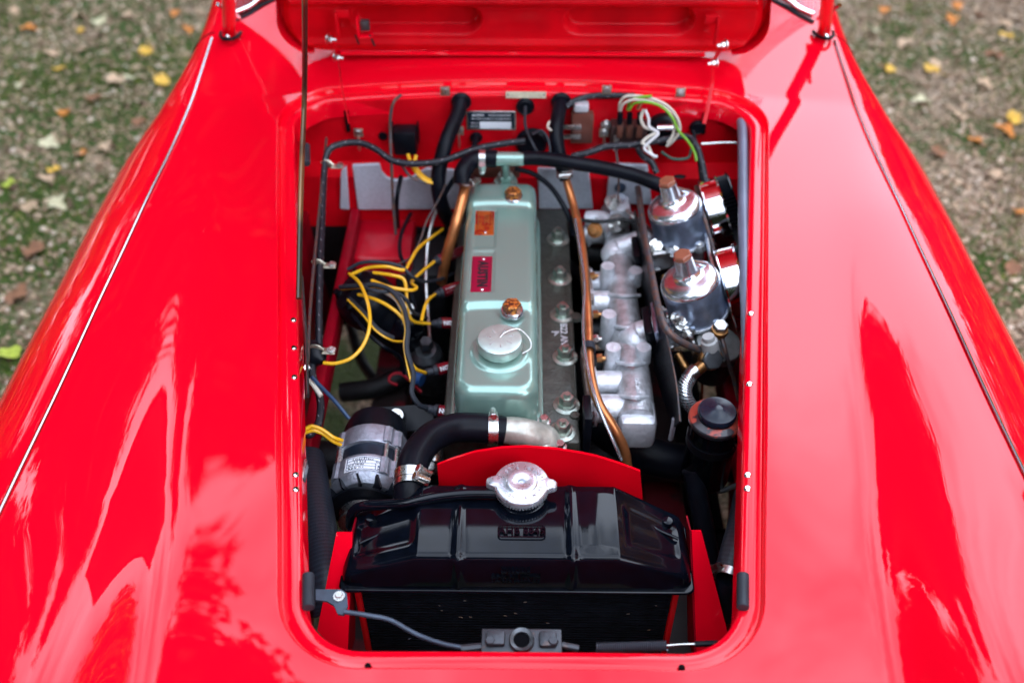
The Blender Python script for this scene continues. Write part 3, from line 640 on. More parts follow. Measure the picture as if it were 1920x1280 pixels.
lead([(700, 511, .676), (735, 516, .680), (757, 524, .675), (762, 550, .66), (764, 580, .64), (775, 602, .62), (808, 607, .604)], 'yellow lead with a square bend down to the middle plug cap')
lead([(697, 526, .680), (730, 538, .682), (768, 544, .674), (781, 539, .666), (772, 529, .655), (790, 510, .640), (814, 491, .622)], 'yellow lead hooked back on itself to the rear-most plug cap')
lead([(655, 513, .685), (675, 532, .70), (690, 570, .71), (693, 610, .705), (682, 645, .695), (660, 670, .685), (630, 681, .68), (606, 680, .68)], 'yellow lead in a wide loop down to the ignition coil by the left wing')
lead([(672, 552, .675), (700, 560, .685), (730, 575, .685), (757, 600, .678), (763, 635, .668), (765, 665, .655), (778, 690, .64), (798, 699, .61)], 'yellow lead crossing the distributor to the plug cap beside the filler cap')
lead([(790, 602, .64), (795, 580, .64), (803, 562, .63), (816, 552, .612)], 'short yellow lead curving up to the plug cap beside the word AUSTIN')
lead([(638, 538, .665), (670, 536, .688), (705, 534, .70), (735, 546, .70), (756, 575, .694), (765, 615, .685), (763, 655, .67), (775, 700, .65), (772, 735, .64), (785, 758, .625), (800, 765, .608)], 'black lead in a long S curve to the front plug cap', .0040, RUBBERG)
lead([(640, 542, .660), (672, 540, .682), (706, 538, .694), (734, 551, .694), (752, 578, .688), (760, 617, .679), (758, 655, .664), (772, 722, .642), (780, 752, .630), (797, 766, .612)], 'thin yellow trace running beside the long black lead', .0016)
lead([(652, 562, .655), (680, 590, .660), (705, 620, .655), (735, 638, .640), (760, 640, .62)], 'thin yellow lead low across the black distributor body', .0018)
lead([(655, 560, .652), (683, 587, .656), (708, 617, .651), (738, 634, .636)], 'dark lead beside the thin yellow one across the distributor body', .0042, RUBBERG)
lead([(724, 545, .66), (745, 560, .66), (757, 580, .65)], 'short white sleeve between the yellow leads', .0065, WHITE)
for pts, lab, r, m in (
    ([(652, 505, .675), (680, 492, .690), (720, 492, .695), (752, 500, .688), (775, 520, .67), (800, 528, .62), (835, 520, .585), (862, 505, .57)], 'black lead lying behind the topmost yellow lead', .0030, RUBBERG),
    ([(668, 530, .690), (700, 545, .70), (740, 548, .692), (762, 562, .68), (775, 585, .65), (800, 596, .61)], 'black lead between the two middle yellow leads', .0030, RUBBERG),
    ([(660, 590, .65), (690, 625, .65), (720, 650, .64), (748, 668, .60), (758, 700, .56)], 'black lead running low in front of the distributor body', .0034, RUBBER),
    ([(770, 400, .60), (752, 440, .61), (750, 475, .62), (762, 505, .62), (770, 545, .61), (778, 580, .59)], 'black lead dropping behind the crossing yellow leads', .0036, RUBBER)):
    mhose('ignition_lead', pts, r, m, lab, 'ignition lead', 'ignition leads', seg=8)
# distributor
dist = thing('distributor', X(700, 580, .56), 'black ignition distributor with its capped leads left of the engine', 'distributor')
ax = Vector((-.55, -.15, .8)).normalized(); dc = X(668, 548, .635)
mb = MB(); mb.lathe(dc - ax * .05, ax, [(.034, -.02), (.040, 0), (.050, .006), (.051, .026), (.047, .046), (.039, .056), (.014, .062), (0, .063)], 30); mb.build('distributor_cap', BLACKPL, dist)
a1, b1 = frame(ax)
for k in range(5):
    t = k * 2 * math.pi / 4 + .5; q = dc + (a1 * math.cos(t) + b1 * math.sin(t)) * .033 if k < 4 else dc + ax * .002
    MB().lathe(q - ax * .008, ax, [(.0095, 0), (.0085, .016), (.006, .018), (.006, .025), (0, .025)], 14).build('cap_tower', BLACKPL, dist)
MB().tube([dc - ax * .04, X(728, 600, .57), X(752, 622, .54), X(772, 650, .48)], lambda t: .043 - .008 * t, 20).build('distributor_body', BLACKPL, dist)
MB().lathe(X(752, 605, .585), (-.3, -.6, .7), [(.030, -.03), (.032, 0), (.028, .008), (.010, .014), (0, .015)], 26).build('vacuum_unit', BLACKGL, dist)
mb = MB(); mb.hexn(X(768, 582, .60), (0, -.5, 1), .010, .012); mb.cyl(X(768, 582, .60), X(768, 582, .625), .0065); mb.build('clamp_bolt', STEEL, dist)
pump = thing('oil_filter_housing', X(802, 660, .5), 'dim grey metal housing with a rounded top low beside the block, behind the leads', 'engine part')
MB().lathe(X(800, 670, .50), (0, -.2, 1), [(.030, -.08), (.030, 0), (.028, .014), (.018, .024), (0, .027)], 26).build('housing', DARKSTEEL, pump)
MB().hexn(X(800, 650, .535), (0, -.2, 1), .012, .018).build('hex_plug', DARKSTEEL, pump)
MB().tube([X(775, 705, .5), X(792, 712, .5)], .012, 12, sm=False).build('side_union', mat('blue_plastic', (.02, .08, .25), .4), pump)
mhose('red_hook_wire', [(790, 735, .48), (770, 715, .49), (752, 700, .50), (735, 702, .50), (730, 714, .495), (745, 722, .49)], .0026, REDSHADED, 'dark red wire hook low down left of the block', 'wire')
# dipstick and thin pipes
for pts, lab, m, r in (([(752, 178, 11.59), (738, 192, 11.575), (732, 220, 11.57), (732, 260, 11.56), (734, 310, 11.52), (737, 380, 11.50), (742, 440, 11.48)], 'thin dark capillary tube hanging down the left of the bulkhead', RUSTPIPE, .0028),
    ([(836, 345, .715), (822, 375, .69), (800, 415, .66), (788, 450, .64), (770, 482, .63), (745, 496, .64)], 'thin brown wire slanting down to the distributor leads', RUSTPIPE, .0018),
    ([(820, 388, .66), (808, 425, .63), (801, 470, .60), (799, 530, .575), (803, 590, .55), (806, 640, .54)], 'pale dipstick tube standing left of the engine', STEEL, .0034),
    ([(752, 330, .70), (745, 365, .68), (744, 400, .63), (748, 440, .55)], 'black cable dropping in front of the silver insulation pad', RUBBER, .0045),
    ([(893, 258, .765), (885, 285, .755), (868, 315, .735), (845, 345, .71), (830, 375, .68), (833, 410, .62)], 'black cable from the small grommet running beside the heater hose', RUBBER, .0052),
    ([(985, 200, .812), (985, 235, .795), (995, 262, .785), (1010, 290, .765)], 'thin grey wire hanging from the centre grommet', RUBBERG, .0026),
    ([(998, 252, .80), (1015, 245, .795), (1028, 262, .785), (1032, 290, .765)], 'thin grey wire looping behind the right heater hose', RUBBERG, .0022)):
    mhose('thin_tube', pts, r, m, lab, 'tube', seg=8)
# ------------------------------------------------------------------ manifolds and carburettors
man = thing('inlet_manifold', X(1165, 600, .55), 'rough silver cast inlet manifold with round branches along the right of the head', 'manifold')
mb = MB(); mb.tube([X(1150, 395, .615), X(1158, 450, .612), X(1163, 520, .61), X(1170, 590, .605), X(1180, 660, .60), X(1190, 740, .60), X(1193, 790, .60)], lambda t: .024 + .005 * t, 22)
mb.build('manifold_body', ALUROUGH, man)
for v in (470, 552, 612, 680, 742): MB().tube([X(1128 + (v - 440) * .12, v, .622), X(1160 + (v - 440) * .1, v + 3, .636), X(1190 + (v - 440) * .08, v + 2, .622)], .0036, 7).build('casting_rib', ALU, man)
mb = MB(); mb.box(X(1192, 790, .585), (.058, .065, .062), bev=.012); mb.build('manifold_end_box', ALU, man)
for i, (v, r_) in enumerate(((440, .018), (530, .0195), (568, .0215), (718, .020), (765, .022))):
    a = X(1095 + (v - 440) * .03, v, .60); b = X(1160 + (v - 440) * .08, v, .60)
    mb = MB(); mb.tube([a, b], r_, 20, sm=False); mb.lathe(a + Vector((.006, 0, 0)), (1, 0, 0), [(0, 0), (r_ * 1.3, 0), (r_ * 1.3, .005), (r_, .007)], 20); mb.build('branch', ALU, man)
for (u, v, zt, h) in ((1140, 498, .648, .05), (1142, 588, .648, .07), (1150, 650, .645, .065), (1192, 506, .64, .03), (1207, 650, .64, .03), (1128, 405, .645, .03)):
    t_ = X(u, v, zt); MB().lathe(t_ - Vector((0, 0, h)), (0, 0, 1), [(.014, 0), (.0125, h - .002), (.0115, h), (0, h)], 20).build('bolt_boss', ALU, man)
for (u, v) in ((1162, 466), (1197, 625)):
    c = X(u, v, .63); MB().lathe(c - Vector((0, 0, .02)), (.25, -.2, 1), [(.034, 0), (.032, .012), (.026, .022), (.016, .028), (0, .030)], 24).build('riser', ALU, man)
    MB().tube([c, c + Vector((.03, .004, .012)), c + Vector((.055, .006, .02))], .019, 20).build('carburettor_stub', ALU, man)
text('12G 2417', .0085, X(1195, 722, .6305), (0, -1, 0), (1, 0, 0), 'cast_number', PLATE, man, depth=.0016, bold=.0002)
RUSTFL = mat('rusty_flange', (.30, .25, .23), .6, .4, noise=.3, nscale=80, col2=(.16, .09, .07), bump=.4)
for (v0, v1) in ((512, 575), (662, 752)):
    a, b = X(1098, v0, .612), X(1106, v1, .612)
    MB().box((a + b) / 2, (.014, (a - b).length, .03), basis((0, 0, 0) if False else (1, .04, 0), (0, 1, 0)), bev=.001).build('flange', RUSTFL, man)
for (u, v) in ((1106, 518), (1112, 590), (1112, 636), (1119, 672)):
    c = X(u, v, .625); mb = MB(); mb.hexn(c, (1, 0, .1), .0075, .009); mb.cyl(c, c + Vector((.014, 0, .001)), .004, seg=10); mb.build('flange_nut', BRASS if v != 636 else STEEL, man)
exh = thing('exhaust_manifold', X(1150, 640, .5), 'dark exhaust manifold pipes in shadow under the silver inlet manifold', 'manifold')
for (v, dv) in ((470, 20), (620, 10), (690, -10)):
    MB().tube([X(1100, v, .55), X(1135, v + dv * .5, .54), X(1165, v + dv, .50), X(1175, 640, .42)], .021, 14).build('pipe', IRON, exh)
sh = thing('heat_shield', X(1235, 650, .6), 'thin black heat shield plate with a rusty edge between manifold and carburettors', 'heat shield')
pl = [X(1190, 395, .69), X(1212, 480, .69), X(1235, 575, .69), X(1252, 640, .685), X(1268, 720, .68), X(1275, 790, .66), X(1262, 802, .60), X(1242, 745, .60), X(1226, 690, .60), X(1222, 640, .61), X(1200, 520, .61), X(1180, 420, .61)]
c = sum(pl, Vector()) / len(pl)
nn = Vector((1, .08, 0)).normalized() * .0012
mb = MB(); n_ = 6
top_ = pl[:6]; bot_ = pl[6:][::-1]
vs = [p for q in zip(top_, bot_) for p in q]; vs2 = [p + nn * 2 for p in vs]
mb.add(vs + vs2, [(2 * i, 2 * i + 1, 2 * i + 3, 2 * i + 2) for i in range(5)] + [(12 + 2 * i, 12 + 2 * i + 2, 12 + 2 * i + 3, 12 + 2 * i + 1) for i in range(5)] + [(2 * i, 2 * i + 2, 14 + 2 * i, 12 + 2 * i) for i in range(5)] + [(2 * i + 1, 13 + 2 * i, 15 + 2 * i, 2 * i + 3) for i in range(5)] + [(10, 11, 23, 22), (0, 12, 13, 1)])
mb.build('plate', BLACKPL, sh)
MB().tube(top_, .0013, 6).build('edge', RUSTPIPE, sh)
MB().tube([bot_[5] + Vector((0, 0, .02)), bot_[5], bot_[5] + Vector((0, .004, -.03))], .004, 6).build('torn_lagging', PADS, sh)
def carb(sho, lab, front):
    ax = Vector((-math.sin(R(19)), 0, math.cos(R(19)))); b0 = sho - ax * .056; a1, b1 = frame(ax)
    th = thing('carburettor', b0 - ax * .05, lab, 'carburettor', 'pair of carburettors')
    b0 = b0 - ax * .014; MB().lathe(b0, ax, [(.0475, 0), (.049, .004), (.047, .008), (.0465, .04), (.0465, .060)], 48).build('suction_chamber', ALUSAT, th)
    mb = MB(); mb.lathe(b0, ax, [(.0465, .060), (.0458, .0635), (.0437, .067), (.0400, .0702), (.034, .0728), (.026, .0745), (.0215, .0762), (.018, .080), (.0158, .086), (.0142, .112), (0, .112)], 48)
    for k in range(1): 
        d = (a1 * math.cos(.0) + b1 * math.sin(.0)); 
    dd = (Vector((.9, .5, 0)) - ax * ax.dot(Vector((.9, .5, 0)))).normalized()
    mb.tube([b0 + ax * .097 + dd * .010, b0 + ax * .082 + dd * .025, b0 + ax * .072 + dd * .034], .0032, 8, sm=False); mb.build('dome', ALUPOL, th)
    MB().hexn(b0 + ax * .1115, ax, .0145, .008, chamfer=.25).build('damper_cap', BROWNNUT, th)
    mb = MB(); mb.lathe(b0, -ax, [(.0475, 0), (.050, .001), (.050, .006), (.040, .009), (.034, .02), (.030, .045), (.024, .07), (0, .07)], 30)
    for k in range(3):
        t = k * 2.1 + .5; q = b0 + (a1 * math.cos(t) + b1 * math.sin(t)) * .049; mb.cyl(q - ax * .010, q + ax * .002, .009, seg=14)
    mb.box(b0 - ax * .035 + Vector((-.03, -.004, 0)), (.07, .05, .04), basis((1, 0, .33), (0, 1, 0)), bev=.006); mb.build('mixing_body', ALU, th)
    for k in range(3):
        t = k * 2.1 + .5; q = b0 + (a1 * math.cos(t) + b1 * math.sin(t)) * .049; mb = MB(); mb.lathe(q + ax * .002, ax, [(.0065, 0), (.0062, .004), (.004, .0055), (0, .0055)], 14); mb.build('chamber_screw', STEEL, th)
    fl = b0 - ax * .030 + Vector((-.070, -.006, -.012))
    MB().box(fl, (.008, .075, .062), basis((1, 0, .3), (0, 1, 0)), bev=.003).build('flange', ALUSAT, th)
    MB().box(fl + Vector((-.012, 0, -.003)), (.014, .066, .055), basis((1, 0, .3), (0, 1, 0)), bev=.003).build('insulating_block', BLACKPL, th)
    MB().box(fl + Vector((.026, .004, .018)), (.030, .036, .022), basis((1, 0, .3), (0, 1, 0)), bev=.002).build('throttle_housing', ALUSAT, th)
    for s in (-1, 1):
        mb = MB(); q = fl + Vector((.004, s * .028, .016 * s)); mb.hexn(q, (1, 0, .3), .0078, .008); mb.cyl(q, q + Vector((.02, 0, .006)), .0042, seg=10); mb.build('flange_nut', STEEL, th)
    # linkage springs and small brass bits
    mb = MB(); q = fl + Vector((.03, -.035, -.02)); mb.cyl(q, q + Vector((.012, -.02, -.01)), .007); mb.hexn(q + Vector((.012, -.02, -.01)), (.4, -.8, -.4), .008, .01); mb.build('adjuster', BRASS, th)
    mb = MB(); q = fl + Vector((.05, -.032, .01)); mb.tube([q, q + Vector((.01, -.012, -.01)), q + Vector((.026, -.006, -.026))], .0035, 8); mb.lathe(q, (0, -1, .3), [(.010, 0), (.010, .003), (0, .003)], 14); mb.build('throttle_lever', STEEL, th)
    mb = MB(); helix = [q + Vector((.016 + .0045 * math.cos(t), -.012 + .0045 * math.sin(t), .012 - t * .0007)) for t in np.linspace(0, 40, 120)]; mb.tube(helix, .0008, 5, sm=False); mb.build('return_spring', STEEL, th)
    return th, b0, ax
carb(X(1262, 381, .742), 'rear one of two silver dashpot carburettors, brown cap on top', False)
ct, cb0, cax = carb(X(1291, 520, .742), 'front one of two silver dashpot carburettors, above the brass banjo union', True)
def airfilter(cu, cv, lab):
    c = X(cu, cv, .69); ax = Vector((.93, .05, .34)).normalized(); th = thing('air_filter', c, lab, 'air filter', 'pair of chrome air filters'); r = .070
    MB().lathe(c - ax * .020, ax, [(.02, 0), (r - .004, 0), (r + .002, .001), (r + .0025, .0025), (r - .001, .004), (r - .002, .030), (r, .031), (r + .001, .033), (r - .003, .034)], 56).build('chrome_case', CHROME, th)
    mb = MB(); n = 60; vs = []
    for k in range(n * 2):
        t = math.pi * k / n; rr = r - .004 - (.006 if k % 2 else 0); a, b = frame(ax); d = a * math.cos(t) + b * math.sin(t)
        vs += [c + ax * .012 + d * rr, c + ax * .034 + d * rr]
    N_ = n * 2; mb.add(vs, [(2 * k, 2 * k + 1, (2 * k + 3) % (2 * N_), (2 * k + 2) % (2 * N_)) for k in range(N_)], flat=True); mb.build('pleated_element', BLACKPL, th)
    MB().lathe(c + ax * .033, ax, [(0, .002), (r * .6, .002), (r - .001, 0), (r, -.002)], 48).build('end_plate', BLACKGL, th)
    MB().lathe(c - ax * .020, -ax, [(.030, 0), (.027, .010), (.022, .012), (.020, .03), (0, .03)], 28).build('intake_collar', ALU, th)
    for s in (-.6, .7):
        a, b = frame(ax); q = c - ax * .02 + (a * math.cos(s * 2) + b * math.sin(s * 2)) * .042; MB().hexn(q, -ax, .0062, .006).build('case_nut', STEEL, th)
airfilter(1348, 405, 'rear chrome air filter drum with black pleats, by the right edge of the opening')
airfilter(1381, 540, 'front chrome air filter drum, partly behind the grey rubber edge strip')
# float bowl, unions, fuel lines
fb = thing('float_chamber', X(1350, 660, .6), 'dull round float chamber with a dark bowl in front of the front carburettor', 'float chamber')
FLT = mat('dull_alloy', (.26, .26, .25), .5, .6, noise=.2, nscale=60)
c = X(1348, 645, .655); MB().lathe(c, (.1, -.15, 1), [(.036, -.012), (.037, -.002), (.035, .003), (.028, .006), (.012, .007), (0, .007)], 36).build('lid', FLT, fb)
MB().lathe(c + Vector((0, 0, -.012)), (-.1, .15, -1), [(.033, 0), (.032, .055), (.022, .062), (0, .062)], 30).build('bowl', IRON, fb)
mb = MB(); q = X(1330, 668, .676); MB().lathe(X(1328, 630, .71), X(1334, 664, .675) - X(1328, 630, .71), [(0, 0), (.009, 0), (.0095, .2), (.0125, .25), (.014, .95), (0, 1)], 20, rel=True).build('overflow_nozzle', mat('grey_plastic', (.40, .40, .39), .5), fb)
un = thing('banjo_union', X(1333, 670, .67), 'brass banjo union with a dark hexagon bolt at the front carburettor', 'pipe union')
d = Vector((.1, -.75, .55)).normalized(); q = X(1333, 672, .672)
MB().lathe(q - d * .012, d, [(0, 0), (.0175, 0), (.0185, .003), (.0185, .013), (.0165, .016), (0, .016)], 28).build('banjo', BRASS, un)
MB().hexn(q + d * .004, d, .0165, .010).build('hexagon_bolt', DARKSTEEL, un)
MB().tube([q, X(1312, 690, .66), X(1303, 696, .655)], .0095, 12, sm=False).build('branch_fitting', BRASS, un)
MB().tube([X(1306, 692, .657), X(1296, 702, .652), X(1290, 710, .65)], .0112, 14).build('crimp_ferrule', STEEL, un)
MB().tube([X(1310, 655, .67), q], .008, 12, sm=False).build('pipe_fitting', BRASS, un)
u2 = thing('banjo_union', X(1349, 616, .70), 'smaller brass union with a bright hexagon bolt behind the first banjo', 'pipe union')
q = X(1349, 620, .695); MB().lathe(q, (0, -.2, 1), [(.012, -.008), (.0135, 0), (.0125, .005), (0, .006)], 24).build('banjo', BRASS, u2); MB().hexn(q + Vector((0, 0, .005)), (0, -.2, 1), .0118, .010).build('hexagon_bolt', STEEL, u2)
mhose('braided_fuel_hose', [(1292, 708, .652), (1284, 725, .645), (1285, 745, .635), (1296, 762, .62), (1312, 775, .60)], .0115, BRAID, 'braided steel fuel hose curving down to the black canister', 'hose', seg=16)
mhose('fuel_pipe', [(1196, 352, .70), (1204, 410, .712), (1214, 470, .722), (1227, 540, .728), (1238, 590, .728), (1252, 620, .722), (1280, 642, .705), (1313, 656, .680)], .0056, RUSTPIPE, 'rusty steel fuel pipe running forward over the carburettor flanges', 'pipe')
mhose('drain_pipe', [(1352, 628, .69), (1362, 665, .67), (1375, 710, .62), (1385, 750, .58)], .0036, RUSTPIPE, 'thin brown pipe dropping from the smaller union', 'pipe')
mhose('drain_pipe', [(1318, 700, .60), (1316, 735, .55), (1314, 770, .50)], .0026, COPPER, 'thin coppery pipe dropping behind the braided fuel hose', 'pipe')
mhose('throttle_rod', [(1085, 412, .66), (1120, 416, .665), (1160, 412, .67), (1195, 415, .67)], .0034, IRON, 'thin black throttle rod crossing behind the manifold', 'rod')
mhose('overflow_pipe', [(1325, 440, .70), (1332, 480, .70), (1345, 520, .69), (1362, 560, .68), (1380, 600, .66)], .0036, STEEL, 'thin steel pipe beside the front dashpot', 'pipe')
mhose('overflow_pipe', [(1305, 350, .73), (1318, 400, .73), (1330, 440, .72), (1340, 475, .71)], .0034, RUSTPIPE, 'thin dark pipe beside the rear dashpot', 'pipe')
# small linkage clutter between the carburettors
lk = thing('throttle_linkage', X(1225, 460, .65), 'cluster of small silver levers, nuts and springs between the two carburettors', 'linkage')
for (u, v, z, r_) in ((1232, 462, .67, .010), (1250, 452, .66, .008), (1216, 470, .68, .007), (1262, 468, .67, .009), (1150, 380, .66, .012), (1158, 420, .655, .014), (1115, 432, .65, .010), (1280, 605, .68, .009), (1290, 628, .68, .007), (1268, 596, .69, .007)):
    q = X(u, v, z); mb = MB(); dd = Vector((random.uniform(-.3, .6), random.uniform(-.9, -.2), random.uniform(.3, 1))).normalized(); mb.hexn(q, dd, r_, r_ * 1.1); mb.cyl(q - dd * .02, q + dd * .018, r_ * .5, seg=10); mb.lathe(q, dd, [(r_ * 1.4, -.003), (r_ * 1.4, 0), (0, 0)], 16); mb.build('nut', STEEL if random.random() < .7 else BRASS, lk)
for a, b in (((1175, 395), (1250, 455)), ((1215, 480), (1275, 470)), ((1255, 590), (1300, 622))):
    MB().tube([X(*a, .665), X(*b, .675)], .004, 8, sm=False).build('link_rod', STEEL, lk)
helix = [X(1248 + t * .5, 462 + t * .5, .68) + Vector((.004 * math.cos(t), .004 * math.sin(t), 0)) for t in np.linspace(0, 50, 200)]
MB().tube(helix, .0009, 5, sm=False).build('spring', STEEL, lk)
ALB = thing('water_outlet_elbow', X(1160, 395, .62), 'small silver cast elbow behind the inlet manifold near the bulkhead', 'engine part')
MB().box(X(1160, 400, .63), (.04, .05, .05), bev=.008).build('casting', ALU, ALB); MB().tube([X(1100, 410, .63), X(1130, 412, .635), X(1150, 440, .63)], .015, 16).build('elbow', ALU, ALB)
MB().lathe(X(1158, 378, .65), (0, -.2, 1), [(.016, 0), (.015, .008), (0, .009)], 20).build('cap', ALUPOL, ALB)
# ------------------------------------------------------------------ alternator
alt = thing('alternator', (-.225, .94, .5), 'silver grey alternator with a white label and a black fan, front left of the engine', 'alternator')
AC = Vector((-.225, 0, .580)); F = Vector((0, -1, 0)); o_ = Vector((-.222, 1.04, .578))
MB().lathe(o_, F, [(0, 0), (.030, .001), (.044, .010), (.049, .03), (.049, .055)], 40).build('rear_cover', BLACKPL, alt)
ALT = mat('speckled_alloy', (.36, .38, .44), .42, .75, noise=.2, nscale=60, bump=.5, bscale=300)
MB().lathe(o_, F, [(.046, .052), (.0535, .053), (.0540, .056), (.0540, .084), (.0535, .086), (.047, .087)], 48).build('rear_bracket', ALT, alt)
MB().lathe(o_, F, [(.0490, .085), (.0490, .112)], 48).build('stator', mat('blue_black_laminations', (.012, .02, .035), .4, .4, noise=.2, nscale=90), alt)
MB().lathe(o_, F, [(.047, .110), (.0535, .111), (.0540, .114), (.0540, .143), (.0525, .148), (.044, .156), (.030, .158)], 48).build('front_bracket', ALT, alt)
for t in (R(145), R(60), R(40)):
    d = Vector((math.cos(t), 0, math.sin(t))); MB().tube([o_ + F * .056 + d * .052, o_ + F * .142 + d * .052], .0035 if t < 2 else .0055, 10, sm=False).build('through_bolt', STEEL, alt)
    MB().tube([o_ + F * .056 + d * .050, o_ + F * .084 + d * .050], .009, 10, sm=False).build('bolt_lug', ALT, alt); MB().tube([o_ + F * .114 + d * .050, o_ + F * .143 + d * .050], .009, 10, sm=False).build('bolt_lug', ALT, alt)
mb = MB(); hub = o_ + F * .172
mb.lathe(o_, F, [(0, .166), (.050, .168), (.052, .170), (.050, .172), (.014, .178), (0, .178)], 40)
for k in range(12):
    t = 2 * math.pi * k / 12 + .1; d = Vector((math.cos(t), 0, math.sin(t))); tt = Vector((-math.sin(t), 0, math.cos(t)))
    q0, q1 = o_ + F * .168 + d * .022, o_ + F * .168 + d * .056
    vs = [q0 - tt * .002, q1 - tt * .006, q1 - tt * .004 - F * .020 + tt * .006, q0 - F * .014 + tt * .004]; vs2 = [v + tt * .003 for v in vs]
    mb.add(vs + vs2, [(0, 1, 2, 3), (7, 6, 5, 4), (0, 4, 5, 1), (1, 5, 6, 2), (2, 6, 7, 3), (3, 7, 4, 0)], flat=True)
mb.build('fan', BLACKPL, alt)
MB().lathe(o_, F, [(.010, .176), (.034, .178), (.036, .180), (.024, .187), (.036, .195), (.034, .197), (.012, .198), (0, .199)], 36).build('pulley', STEEL, alt)
# curved label
def onalt(t, s, h=.0003): return o_ + Vector((math.cos(t) * (.0540 + h), 0, math.sin(t) * (.0540 + h))) + F * s
t0_, t1_, s0_, s1_ = R(122), R(60), .1165, .1415
def patch(ta, tb, sa, sb, h, m, name, par=None):
    mb = MB(); n = 14; vs = []
    for i in range(n + 1):
        t = ta + (tb - ta) * i / n; vs += [onalt(t, sa, h), onalt(t, sb, h), onalt(t, sa, h - .0004), onalt(t, sb, h - .0004)]
    fs = []
    for i in range(n): a = 4 * i; fs += [(a, a + 1, a + 5, a + 4), (a + 2, a + 6, a + 7, a + 3), (a, a + 4, a + 6, a + 2), (a + 1, a + 3, a + 7, a + 5)]
    fs += [(0, 2, 3, 1), (4 * n, 4 * n + 1, 4 * n + 3, 4 * n + 2)]; mb.add(vs, fs); return mb.build(name, m, alt if par is None else par)
lb = patch(t0_, t1_, s0_, s1_, .0008, PLATE, 'label')
def lpatch(a, b, c, d):
    o = patch(t0_ + (t1_ - t0_) * a, t0_ + (t1_ - t0_) * b, s0_ + (s1_ - s0_) * c, s0_ + (s1_ - s0_) * d, .0012, INKB, 'printed_rule', None); o.parent = lb; o.location = o.location - lb.location
for a, b, c, d in ((.05, .95, .06, .09), (.05, .95, .28, .30), (.05, .78, .50, .52), (.05, .78, .70, .72), (.05, .95, .92, .95), (.045, .06, .06, .95), (.945, .96, .06, .95), (.775, .79, .29, .95)): lpatch(a, b, c, d)
def ltext(s, a, c, size):
    t = t0_ + (t1_ - t0_) * a; q = onalt(t, s0_ + (s1_ - s0_) * c, .0012); xd = Vector((math.sin(t), 0, -math.cos(t))); o = text(s, size, q, xd, (0, 1, 0), 'printed_text', INK, None, depth=.0003, bold=.0001); o.parent = lb; o.location = o.location - alt.location - lb.location
for a, s in ((.22, 'L'), (.28, 'u'), (.33, 'c'), (.38, 'a'), (.43, 's'), (.49, 'E'), (.54, 'l'), (.59, 'e'), (.64, 'c'), (.69, 't')): ltext(s, a, .19, .0052)
for a, s in ((.26, '2'), (.32, '3'), (.40, '8'), (.46, '2'), (.52, '6')): ltext(s, a, .40, .0050)
for a, s in ((.14, 'A1'), (.22, '15'), (.33, '14V'), (.45, '45A')): ltext(s, a, .61, .0038)
for a, s in ((.14, 'Re'), (.22, 'gu'), (.30, 'lat'), (.40, '14'), (.48, '4')): ltext(s, a, .82, .0036)
ltext('TYPE', .865, .42, .0036); lpatch(.83, .90, .60, .72); ltext('UK', .865, .84, .0034)
mnt = thing('alternator_bracket', X(745, 775, .6), 'black mounting bracket with a bright bolt behind the alternator', 'bracket')
MB().prism(rrect(.10, .04, .012), .006, M=basis((1, 0, .1), (0, .8, .6)), off=X(755, 785, .56)).build('arm', BLACKPL, mnt)
mb = MB(); q = X(743, 779, .575); mb.lathe(q, (0, -.5, 1), [(.012, 0), (.011, .002), (0, .002)], 18); mb.hexn(q, (0, -.5, 1), .0075, .009); mb.build('bolt', STEEL, mnt)
mhose('oil_pressure_sender_hose', [(812, 862, .60), (815, 840, .60), (820, 820, .60)], .011, DARKSTEEL, 'ribbed steel sensor body inside the bend of the fat black hose', 'sensor')
sen = thing('temperature_sender', X(810, 862, .62), 'small steel sender with a hexagon base inside the bend of the fat black hose', 'sensor')
mb = MB(); d = X(808, 885, .60) - X(816, 835, .62); mb.lathe(X(816, 835, .62), d, [(0, 0), (.008, .05), (.012, .35), (.012, .60), (0, .6)], 20, rel=True); mb.build('body', STEEL, sen)
mb = MB(); mb.hexn(X(810, 868, .607), d, .0105, .012); mb.cyl(X(808, 878, .602), X(807, 888, .598), .006); mb.build('hexagon', STEEL, sen)
dp = thing('pipe_bracket', X(847, 845, .58), 'small pinkish metal bracket seen under the fat black hose', 'bracket')
MB().box(X(847, 845, .58), (.014, .02, .03), bev=.002).build('tab', RUSTFL, dp); MB().lathe(X(865, 842, .58), (0, -.3, 1), [(.012, 0), (.012, .01), (.006, .016), (0, .017)], 18).build('brass_plug', BRASS, dp)
